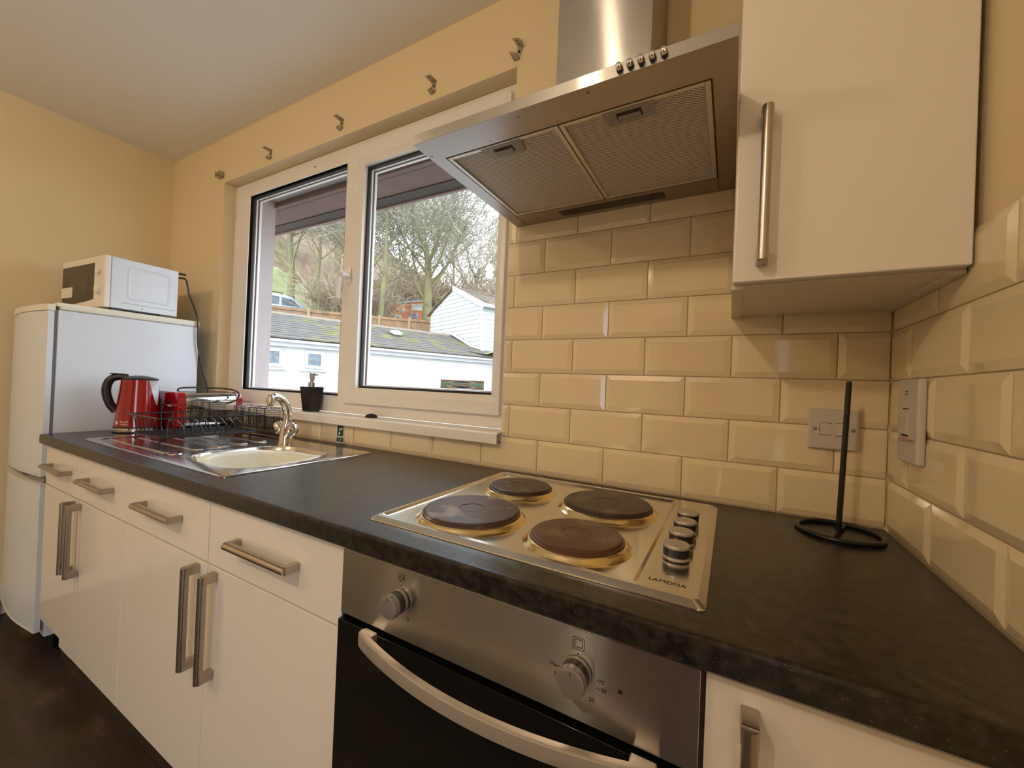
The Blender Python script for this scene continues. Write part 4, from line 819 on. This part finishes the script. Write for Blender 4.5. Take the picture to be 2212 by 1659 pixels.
P = [base+R @ (Vector(p)-base) for p in ((-2.75, -0.158, 0.762), (-2.745, -0.125, 0.762))]
obj('rear_spacer', MB().tube(P, 0.005, 8), m_black, mw)

# green plastic tub in the gap beside the fridge
tag(obj('plastic_tub', MB().loft([rrect(-3.262, -3.222, -0.675, -0.60, 0.012, -W+0.0005), rrect(-3.266, -3.219, -0.68, -0.597, 0.012, -W+0.085), rrect(-3.262, -3.223, -0.676, -0.601, 0.011, -W+0.085), rrect(-3.259, -3.226, -0.67, -0.605, 0.011, -W+0.006)]), m_greenpl), 'bright green plastic tub on the floor left of the fridge freezer', 'tub')

# ================================================================== CEILING LAMPS (above and behind the view, the second an added fill)
m_bulb = D.materials.new('warm_lamp_glass'); m_bulb.use_nodes = True; bb = m_bulb.node_tree.nodes['Principled BSDF']
bb.inputs['Base Color'].default_value = (0.9, 0.85, 0.75, 1); bb.inputs['Emission Color'].default_value = (*WARM, 1); bb.inputs['Emission Strength'].default_value = 30
for i, (lx, ly) in enumerate(LAMP):
    lm = thing('ceiling_lamp', (lx, ly, ZC), ('ceiling spotlight nearest the cooker', 'added ceiling spotlight that fills the left wall with light')[i], 'lamp', 'ceiling lamps')
    obj('lamp_base', MB().lathe((lx, ly, ZC-0.0002), [(0.06, 0), (0.06, -0.02), (0.02, -0.026), (0.012, -0.05)], 28), m_chrome, lm)
    obj('bulb', MB().lathe((lx, ly, ZC-0.05), [(0.012, 0), (0.03, -0.02), (0.045, -0.055), (0.045, -0.062), (0.0, -0.066)], 24, (0, 0, 1), True, False), m_bulb, lm)
    ld_ = D.lights.new('lamp_light', 'POINT'); ld_.energy = LAMPW[i]; ld_.color = WARM; ld_.shadow_soft_size = 0.035
    lo_ = D.objects.new('lamp_light', ld_); C.objects.link(lo_); lo_.location = (lx, ly, W+ZC-0.16)

# ================================================================== OUTSIDE
# U runs along the neighbour's wall (to the right and away), V runs away from the window up the hillside
UA, VA = Vector((0.360, 0.933, 0)), Vector((-0.933, 0.360, 0))
def E(u, v, z): p = UA*u+VA*v; return Vector((CAM.x+p.x, CAM.y+p.y, CAM.z+z))     # z counted from eye level
m_soffit = mat('brown_soffit_board', (0.125, 0.062, 0.045), 0.6, var=0.12, vscale=5)
m_fascia = mat('brown_fascia_board', (0.20, 0.115, 0.10), 0.5)
b = MB()
for y0, y1 in ((0.262, 0.292), (0.2945, 0.43)): b.box(-4.5, 0.6, y0, y1, 1.25, 1.268, 0.001)
b.m(1).box(-4.5, 0.6, 0.432, 0.505, 1.245, 1.30); b.m(0).box(-4.5, 0.6, 0.272, 0.43, 1.27, 1.40)
b.m(2).box(-4.5, 0.6, 0.505, 0.525, 1.236, 1.40, 0.002)
tag(obj('roof_soffit', b, [m_soffit, mat('dark_soffit_board', (0.035, 0.022, 0.018), 0.7), m_fascia], smooth=0), 'brown boarded eaves outside above the window', 'eaves')

m_tarmac = mat('pale_concrete_yard', (0.24, 0.235, 0.22), 0.9, var=0.2, vscale=3)
tag(obj('ground_outside', MB().box(-60, 40, 0.28, 60, -2.6, -2.4).box(0.13, 40, -40, 0.28, -2.6, -2.4), m_tarmac, smooth=0), 'pale concrete yard between the kitchen and the bungalow', 'ground', kind='structure')
m_rendw = mat('white_painted_render', (0.46, 0.455, 0.43), 0.8, bump=0.2, bscale=8)
m_wtrim = mat('white_trim', (0.42, 0.42, 0.42), 0.5)
m_dkpane = mat('grey_outdoor_glass', (0.10, 0.13, 0.15), 0.12, var=0.4, vscale=9)
m_roof = mat('mossy_concrete_tile', (0.105, 0.098, 0.088), 0.85, col2=(0.15, 0.16, 0.03), vscale=1.3, bump=0.5, bscale=12)
for n_ in m_roof.node_tree.nodes:
    if n_.type == 'VALTORGB': n_.color_ramp.elements[0].position = 0.50; n_.color_ramp.elements[1].position = 0.72
m_ridge = mat('pale_ridge_tile', (0.20, 0.16, 0.12), 0.8)
nbm = thing('bungalow', E(5, 14.3, -3.2), 'low white rendered building with mossy tiled roof across the way', 'building')
b = MB()
def wallquad(b, u0, u1, v, z0, z1, t=0.3):
    b.prism([E(u0, v, z0), E(u1, v, z0), E(u1, v, z1), E(u0, v, z1)], VA*t); return b
obj('wall', wallquad(wallquad(MB(), -6, 26, 14.42, -3.2, 1.08), -6, 26, 14.40, -3.2, -0.35), m_rendw, nbm, smooth=0)
obj('gutter', MB().prism([E(-6, 14.12, 1.09), E(-6, 14.12, 1.17), E(-6, 14.24, 1.17), E(-6, 14.24, 1.09)], UA*32), m_wtrim, nbm, smooth=0)
obj('fascia', MB().prism([E(-6, 14.26, 0.96), E(-6, 14.26, 1.19), E(-6, 14.41, 1.19), E(-6, 14.41, 0.96)], UA*32), m_wtrim, nbm, smooth=0)
b = MB(); rnd = random.Random(5); NR = 12; va, vb, za, zb = 14.14, 16.92, 1.20, 2.30
for i in range(NR):   # lapped courses, each tile slightly out of line
    v0, v1 = va+(vb-va)*i/NR, va+(vb-va)*(i+1)/NR+0.03; z0 = za+(zb-za)*i/NR; z1 = za+(zb-za)*(i+1)/NR; u = -6+(0.15 if i % 2 else 0)
    while u < 26:
        d = rnd.uniform(0, 0.018); w = 0.298
        b.prism([E(u, v0, z0+d), E(u, v0, z0+0.05+d), E(u, v1, z1+0.028+d), E(u, v1, z1-0.01+d)], UA*w); u += 0.30
obj('tiled_roof', b, m_roof, nbm, smooth=0)
b = MB(); u = -6
while u < 10.6: b.prism([E(u, vb-0.12, zb-0.01), E(u, vb-0.05, zb+0.085), E(u, vb+0.05, zb+0.085), E(u, vb+0.12, zb-0.01)], UA*0.44); u += 0.45
b.prism([E(-6, vb+0.0, zb-0.02), E(-6, vb+2.6, zb-1.1), E(-6, vb+2.6, zb-3.5), E(-6, vb, zb-3.5)], UA*16)
obj('ridge', b, m_ridge, nbm, smooth=0)
for (u0, u1) in ((1.97, 2.57), (3.21, 3.80)):
    z0, z1 = 0.31, 0.89; w = MB()
    for q in ((u0, u1, z0, z0+0.10), (u0, u1, z1-0.10, z1), (u0, u0+0.10, z0+0.10, z1-0.10), (u1-0.10, u1, z0+0.10, z1-0.10)): wallquad(w, q[0], q[1], 14.37, q[2], q[3], 0.05)
    wallquad(w, u0-0.12, u1+0.12, 14.30, z0-0.10, z0-0.055, 0.1)
    wf = obj('small_window', w, m_wtrim, nbm, smooth=0); obj('window_pane', wallquad(MB(), u0+0.1, u1-0.1, 14.395, z0+0.1, z1-0.1, 0.02), m_dkpane, wf, smooth=0)
b = MB(); c = E(6.93, 15.85, 1.2+(15.94-14.25)*0.405+0.05); nrm = (Vector((0, 0, 1))*0.93-VA*0.37).normalized()
b.lathe(c, [(0.10, -0.10), (0.10, 0.06), (0.26, 0.07), (0.25, 0.12), (0.12, 0.17), (0, 0.18)], 20, nrm, True, False)
obj('roof_vent', b, m_wtrim, nbm)

# white weatherboarded house
hs = thing('weatherboard_house', E(13, 17, -1.5), 'white weatherboarded gable house with brown tiled roof seen at the right', 'house')
m_board = mat('white_weatherboard', (0.45, 0.465, 0.475), 0.5); m_htile = mat('brown_roof_tile', (0.13, 0.10, 0.07), 0.85, var=0.5, vscale=1.2, bump=0.5, bscale=10)
hu, hv, hv2, he, ha, hb0 = 10.73, 15.05, 19.95, 3.78, 4.86, 0.4; vm = (hv+hv2)/2
b = MB(); z = hb0; st_ = 0.205
while z < ha:
    z1 = min(z+st_, ha); f0 = max(0.0, (z-he)/(ha-he)) if z > he else 0.0
    f1 = max(0.0, (z1-he)/(ha-he)) if z1 > he else 0.0
    a0, a1 = hv+(vm-hv)*f0, hv2-(hv2-vm)*f0; c0, c1 = hv+(vm-hv)*f1, hv2-(hv2-vm)*f1
    lo = [E(hu-0.035, a0, z), E(hu-0.035, a1, z), E(hu+0.1, a1, z), E(hu+0.1, a0, z)]; hi = [E(hu-0.004, c0, z1), E(hu-0.004, c1, z1), E(hu+0.1, c1, z1), E(hu+0.1, c0, z1)]
    b.loft([lo, hi]); z = z1
z = hb0
while z < he:
    z1 = min(z+st_, he)
    b.loft([[E(hu, hv-0.035, z), E(hu+13, hv-0.035, z), E(hu+13, hv+0.1, z), E(hu, hv+0.1, z)], [E(hu, hv-0.004, z1), E(hu+13, hv-0.004, z1), E(hu+13, hv+0.1, z1), E(hu, hv+0.1, z1)]]); z = z1
obj('weatherboards', b, m_board, hs, smooth=0)
obj('corner_post', MB().prism([E(hu-0.05, hv-0.05, hb0), E(hu+0.08, hv-0.05, hb0), E(hu+0.08, hv+0.08, hb0), E(hu-0.05, hv+0.08, hb0)], (0, 0, he-hb0)), m_wtrim, hs, smooth=0)
sl = (ha-he)/(vm-hv); b = MB()
for s in (1, -1):
    ve = hv-0.28 if s > 0 else hv2+0.28; ze = he-0.28*sl
    for i in range(9):
        t0, t1 = i/9, (i+1)/9+0.02
        v0, v1 = ve+(vm-ve)*t0, ve+(vm-ve)*min(t1, 1); z0, z1 = ze+(ha-ze)*t0+0.04, ze+(ha-ze)*min(t1, 1)+0.04
        b.prism([E(hu-0.16, v0, z0), E(hu-0.16, v0, z0+0.09), E(hu-0.16, v1, z1+0.05), E(hu-0.16, v1, z1)], UA*13.2)
obj('house_roof', b, m_htile, hs, smooth=0)
b = MB(); b.prism([E(hu-0.19, hv-0.28, he-0.28*sl-0.16), E(hu-0.19, hv-0.28, he-0.28*sl+0.10), E(hu-0.19, vm, ha+0.10), E(hu-0.19, vm, ha-0.16)], UA*0.05)
b.prism([E(hu-0.16, hv-0.34, he-0.28*sl-0.10), E(hu-0.16, hv-0.34, he-0.28*sl+0.06), E(hu-0.16, hv-0.26, he-0.28*sl+0.06), E(hu-0.16, hv-0.26, he-0.28*sl-0.10)], UA*13)
obj('bargeboard', b, m_wtrim, hs, smooth=0)
b = MB(); b.prism([E(hu-0.10, hv-0.02, 1.20+(hv-14.14)*0.395+0.06), E(hu-0.10, vb+0.1, 2.40), E(hu-0.62, vb-0.1, 2.40), E(hu-0.45, hv+0.2, 1.20+(hv+0.2-14.14)*0.395+0.07)], (0, 0, 0.02))
obj('lead_flashing', b, m_wtrim, hs, smooth=0)
obj('chimney_cowl', MB().prism([E(hu+4.2, vm, ha+0.05), E(hu+4.5, vm, ha+0.05), E(hu+4.3, vm, ha+0.75)], VA*0.2), m_wtrim, hs, smooth=0)

# hillside -------------------------------------------------------------
TB = [(-75, .56), (-64, .54), (-60, .50), (-52, .38), (-46, .30), (-41, .255), (-36, .23), (-31, .215), (-20, .20), (60, .18)]
def tanel(bd, r):
    for (b0, t0), (b1, t1) in zip(TB, TB[1:]):
        if b0 <= bd <= b1: T_ = t0+(t1-t0)*(bd-b0)/(b1-b0); break
    else: T_ = TB[0][1] if bd < TB[0][0] else TB[-1][1]
    k = max(0.0, min(1.0, (r-20)/130)); return 0.100+(T_-0.10)*(k**0.75)
def gz(bd, r): return r*tanel(bd, r)
def BR(bd, r, z): a = math.radians(bd); return Vector((CAM.x+math.sin(a)*r, CAM.y+math.cos(a)*r, CAM.z+z))
m_grass = mat('bright_rough_grass', (0.19, 0.215, 0.075), 0.9, col2=(0.27, 0.285, 0.12), vscale=0.8, bump=0.4, bscale=5)
m_bracken = mat('brown_bracken_slope', (0.115, 0.066, 0.040), 0.95, col2=(0.17, 0.125, 0.06), vscale=0.35, bump=0.6, bscale=3)
b = MB(); rs = [17.5, 19, 21, 23, 25, 26, 27, 28, 29, 30, 31, 32, 33, 34, 35, 36, 38, 40, 42, 45, 47, 50, 53, 57, 65, 75, 85, 100, 115, 130, 150]; bs_ = [-76+i*0.5 for i in range(96)]+[-28+i*4.0 for i in range(1, 22)]; rnd = random.Random(2)
G = [[b.bm.verts.new(BR(bd, r, gz(bd, r)-(0.35 if r < 20 else 0)+rnd.uniform(-0.12, 0.12)*(r/30))) for r in rs] for bd in bs_]
for i in range(len(bs_)-1):
    for j in range(len(rs)-1):
        f = b.bm.faces.new((G[i][j], G[i][j+1], G[i+1][j+1], G[i+1][j])); bd = bs_[i]; te = tanel(bd, rs[j])
        f.material_index = 0 if ((bd < -50.5 and te < 0.215+0.012*math.sin(i*0.45)+0.004*math.sin(i*1.7)) or te < 0.125) else 1
hl = obj('hillside', b, [m_grass, m_bracken], smooth=60); tag(hl, 'hillside of grass and brown bracken beyond the buildings', 'hillside', kind='structure')

# timber fence ---------------------------------------------------------
m_fence = mat('tan_fence_timber', (0.23, 0.14, 0.075), 0.8, var=0.25, vscale=3); m_fpost = mat('pale_fence_post', (0.27, 0.19, 0.11), 0.8)
fe_ = thing('timber_fence', E(7, 22, 2.0), 'close boarded timber fence running behind the mossy roof', 'fence')
def ft(u): return 0.152*math.hypot(u, 22)
us = [3.17+1.80*k for k in range(-2, 7)]
for k, (ua, ub) in enumerate(zip(us, us[1:])):
    b = MB(); n = 14
    for i in range(n):
        x0 = ua+(ub-ua)*i/n; b.prism([E(x0, 22, ft(x0)-1.5), E(x0, 22, ft(x0)-0.12), E(x0+0.95*(ub-ua)/n, 22, ft(x0)-0.12), E(x0+0.95*(ub-ua)/n, 22, ft(x0)-1.5)], VA*(0.02+0.012*(i % 2)))
    b.prism([E(ua, 21.94, ft(ua)-0.14), E(ua, 21.94, ft(ua)), E(ub, 21.94, ft(ub)), E(ub, 21.94, ft(ub)-0.14)], VA*0.09)
    obj('fence_panel', b, m_fence, fe_, smooth=0)
for k, u in enumerate(us):
    h = 0.45 if k == 2 else 0.06
    obj('fence_post', MB().prism([E(u-0.07, 21.9, ft(u)-1.7), E(u+0.07, 21.9, ft(u)-1.7), E(u+0.07, 21.9, ft(u)+h), E(u-0.07, 21.9, ft(u)+h)], VA*0.14), m_fpost, fe_, smooth=0)

# blue van behind the fence --------------------------------------------
vn = thing('van', E(4.0, 26, gz(-59, 26)), 'pale blue van with roof rails parked behind the fence at the left', 'van')
m_van = mat('pale_blue_car_paint', (0.40, 0.50, 0.62), 0.2, coat=0.6); m_vglass = mat('vehicle_glass', (0.09, 0.12, 0.14), 0.08)
g0 = 2.85; prof = [(1.6, 0.3), (6.6, 0.3), (6.65, 0.75), (6.45, 1.02), (5.62, 1.17), (4.95, 1.66), (4.55, 1.76), (1.9, 1.78), (1.65, 1.6)]
obj('van_body', MB().prism([E(u, 25.6, g0+z) for u, z in prof], VA*1.75), m_van, vn, smooth=0)
def vwin(pts, name='van_window'): obj(name, MB().prism([E(u, 25.585, g0+z) for u, z in pts], VA*0.02), m_vglass, vn, smooth=0)
vwin([(4.40, 1.18), (5.36, 1.18), (4.93, 1.56), (4.40, 1.62)]); vwin([(3.20, 1.18), (4.28, 1.18), (4.28, 1.63), (3.20, 1.65)]); vwin([(1.9, 1.18), (3.08, 1.18), (3.08, 1.65), (1.9, 1.65)])
obj('windscreen', MB().prism([E(5.60, 25.75, g0+1.19), E(4.97, 25.75, g0+1.65), E(4.985, 25.75, g0+1.665), E(5.62, 25.75, g0+1.20)], VA*1.45), m_vglass, vn, smooth=0)
for v in (25.66, 27.25):
    b = MB(); b.tube([E(2.0, v, g0+1.88), E(4.5, v, g0+1.86)], 0.03, 6)
    for u in (2.0, 3.2, 4.4): b.tube([E(u, v, g0+1.75), E(u, v, g0+1.88)], 0.03, 6)
    obj('roof_rail', b, m_black, vn)
for u in (2.4, 5.65):
    for v in (25.58, 27.2): obj('wheel', MB().lathe(E(u, v, g0+0.33), [(0.33, 0), (0.33, 0.18), (0.2, 0.19)], 20, VA), m_rubber, vn)

# orange cabin ----------------------------------------------------------
cbn = thing('orange_cabin', BR(-43.9, 32, gz(-43.9, 32)), 'small orange timber cabin with white signs behind the fence', 'cabin')
m_orange = mat('orange_painted_boards', (0.48, 0.13, 0.04), 0.7, var=0.15, vscale=4)
fwd = BR(-43.9, 1, 0)-Vector((CAM.x, CAM.y, CAM.z)); sd_ = Vector((fwd.y, -fwd.x, 0)); oc = BR(-43.9, 32, 0)
def K(x, z, d=0): return oc+sd_*x+fwd*d+Vector((0, 0, z))
def panel(pts, d0, d1): return MB().prism([K(x, z, d0) for x, z in pts], fwd*(d1-d0))
zl, zr, zb_ = 5.85, 6.30, 4.2
obj('cabin_wall', panel([(-1.10, zb_), (1.20, zb_), (1.20, zr), (-1.10, zl)], 0, 2.0), m_orange, cbn, smooth=0)
obj('cabin_roof', panel([(-1.22, zl), (1.32, zr+0.03), (1.32, zr+0.16), (-1.22, zl+0.13)], -0.15, 2.1), mat('pale_felt_roof', (0.30, 0.31, 0.33), 0.7), cbn, smooth=0)
obj('sign_board', panel([(0.30, 5.52), (1.15, 5.60), (1.15, 6.12), (0.30, 6.00)], -0.04, 0.01), m_wtrim, cbn, smooth=0)
a = [PI*i/10 for i in range(11)]
obj('arched_window', panel([(-0.70+0.15*math.cos(t), 5.46+0.22*math.sin(t)) for t in a], -0.03, 0.01), m_wtrim, cbn, smooth=0)
obj('round_window', panel([(-0.27+0.15*math.cos(2*t), 5.50+0.18*math.sin(2*t)) for t in a[:-1]], -0.03, 0.01), m_wtrim, cbn, smooth=0)
cd_ = obj('cabin_door', panel([(-0.90, 4.35), (-0.40, 4.35), (-0.40, 5.15), (-0.90, 5.15)], -0.04, 0.01), m_wtrim, cbn, smooth=0); obj('door_glass', panel([(-0.78, 4.5), (-0.55, 4.5), (-0.55, 5.0), (-0.78, 5.0)], -0.05, -0.039), m_dkpane, cd_, smooth=0)
m_navy = mat('navy_boards', (0.03, 0.05, 0.12), 0.5, col2=(0.35, 0.40, 0.5), vscale=4)
obj('notice_board', panel([(0.12, 4.5), (0.35, 4.5), (0.35, 5.35), (0.12, 5.35)], -0.04, 0.01), m_navy, cbn, smooth=0); obj('notice_board', panel([(0.45, 4.55), (0.85, 4.55), (0.85, 5.35), (0.45, 5.35)], -0.04, 0.01), m_navy, cbn, smooth=0)
obj('flue_pole', MB().tube([K(-1.12, 5.0, 0.3), K(-1.12, 7.0, 0.3)], 0.03, 6), m_wtrim, cbn)

# bare winter trees ------------------------------------------------------
m_bark = mat('mossy_bark', (0.145, 0.13, 0.085), 0.9, col2=(0.20, 0.20, 0.07), vscale=2.2); m_twig = mat('grey_green_twigs', (0.22, 0.215, 0.16), 0.9, col2=(0.26, 0.235, 0.18), vscale=0.5)
m_scrub = mat('tan_scrub_stems', (0.28, 0.225, 0.16), 0.9)
def grow(bt, bw, rnd, p, d, ln, r, lev, kids, maxlev, up=0.10, wob=0.22):
    n = (6, 5, 4, 3, 2)[min(lev, 4)]; pts = [Vector(p)]; dd = Vector(d)
    for i in range(n):
        dd = (dd+Vector((rnd.uniform(-1, 1), rnd.uniform(-1, 1), rnd.uniform(-0.7, 1)))*wob+Vector((0, 0, up))).normalized(); pts.append(pts[-1]+dd*ln/n)
    rr = [max(0.015, r*(1-0.55*i/n)) for i in range(n+1)]
    (bt if lev <= 1 else bw).tube(pts, rr, (8, 6, 4, 3, 3)[min(lev, 4)])
    if lev >= maxlev: return
    for k in range(kids[lev]):
        t = (0.30 if lev else 0.38)+(0.70 if lev else 0.62)*(k+rnd.random())/kids[lev]; t = min(t, 0.999); i = int(t*n); q = pts[i].lerp(pts[i+1], t*n-i)
        tang = (pts[i+1]-pts[i]).normalized(); side = tang.orthogonal().normalized(); side = Matrix.Rotation(rnd.uniform(0, 2*PI), 3, tang) @ side
        a_ = rnd.uniform(0.55, 1.15); nd = (tang*math.cos(a_)+side*math.sin(a_)).normalized()
        grow(bt, bw, rnd, q, nd, ln*(rnd.uniform(0.50, 0.78) if lev else rnd.uniform(0.55, 0.95)), rr[i]*(rnd.uniform(0.26, 0.46) if lev == 0 else rnd.uniform(0.36, 0.55)), lev+1, kids, maxlev, up, wob)
def tree(seed, h, r, kids, lean=(0, 0), loc=None, label='', name='bare_tree', group=None, maxlev=4, wob=0.2):
    rnd = random.Random(seed); t = thing(name, loc, label, 'tree', group); bt, bw = MB(), MB(); p0 = Vector(loc)-Vector((0, 0, 0.3))
    grow(bt, bw, rnd, p0, Vector((lean[0], lean[1], 1)).normalized(), h, r, 0, kids, maxlev, 0.10, wob)
    obj('trunk', bt, m_bark, t, smooth=60); obj('twigs', bw, m_twig, t, smooth=0); return t
KD = (9, 6, 5, 4)
t1 = tree(11, 5.8, 0.27, KD, (0, 0), BR(-58.2, 29, gz(-58.2, 29)), 'bare mossy tree standing behind the pale blue van', group='bare trees on the hillside', wob=0.16)
t2 = tree(23, 6.2, 0.22, KD, (-0.16, 0.30), BR(-51.7, 27, gz(-51.7, 27)), 'leaning yellow-green tree beside the window mullion', group='bare trees on the hillside', wob=0.20)
t3 = tree(37, 7.2, 0.19, KD, (0, 0), BR(-47.3, 25, gz(-47.3, 25)), 'slender mossy tree left of the orange cabin', group='bare trees on the hillside', wob=0.12)
t4 = tree(48, 6.4, 0.38, (12, 7, 5, 4), (0.02, 0), BR(-41.1, 28, gz(-41.1, 28)), 'large spreading bare tree between the orange cabin and the white house', group='bare trees on the hillside', wob=0.20)
FAR = [(-61.5, 44, 1.25, 'faint bare tree on the slope above the van roof', 1.0), (-55.5, 40, 1.1, 'bare tree on the slope above the scrub bush', 2.2), (-53.0, 62, 1.5, 'distant bare tree uphill of the leaning tree', 4.0), (-49.0, 42, 1.2, 'bare tree uphill between the mullion and slender tree', 0.6), (-45.0, 46, 1.35, 'bare tree uphill of the orange cabin', 3.1), (-38.2, 48, 1.3, 'bare tree uphill of the white house gable', 1.7), (-34.8, 55, 1.35, 'bare tree beyond the white house roof', 2.8), (-31.5, 46, 1.05, 'bare tree at the right edge of the window view', 4.6), (-58.5, 66, 1.5, 'distant bare tree at the top of the grass slope', 3.6)]
for i, (bd, r, s, lb, rz_) in enumerate(FAR):
    copy_thing((t1, t3, t4, t2)[i % 4] if i % 4 != 3 else t1, BR(bd, r, gz(bd, r)), lb, rz_, s)
def scrub(seed, loc, label, n, h):
    rnd = random.Random(seed); t = thing('scrub_bush', loc, label, 'bush', 'leafless scrub bushes'); bt = MB()
    for i in range(n):
        a = rnd.uniform(0, 2*PI); q = Vector(loc)+Vector((math.cos(a), math.sin(a), 0))*rnd.uniform(0, 0.9)-Vector((0, 0, 0.2))
        grow(bt, bt, rnd, q, Vector((math.cos(a)*0.4, math.sin(a)*0.4, 1)).normalized(), h*rnd.uniform(0.6, 1.1), 0.035, 2, (0, 0, 6, 5), 4, 0.06, 0.18)
    obj('stems', bt, m_scrub, t, smooth=0); return t
s1 = scrub(3, BR(-53.6, 24.6, gz(-53.6, 24.6)), 'pale leafless scrub bush in front of the leaning tree', 26, 2.0)
for bd, r, lb, rz_, s in ((-50.6, 30, 'leafless scrub bush hidden partly by the window mullion', 2.0, 1.2), (-48.6, 27, 'leafless scrub bush behind the fence left of the slender tree', 3.0, 1.0), (-42.5, 38, 'leafless scrub bush uphill of the orange cabin', 5.0, 1.7), (-45.2, 40, 'leafless scrub bush left of the cabin flue pole', 0.4, 1.6), (-39.5, 40, 'leafless scrub bush behind the house gable', 2.6, 1.6), (-35.5, 40, 'leafless scrub bush above the house roof ridge', 3.4, 1.9), (-32.5, 38, 'leafless scrub bush at the right edge of the view', 1.5, 1.9)):
    copy_thing(s1, BR(bd, r, gz(bd, r)), lb, rz_, s)
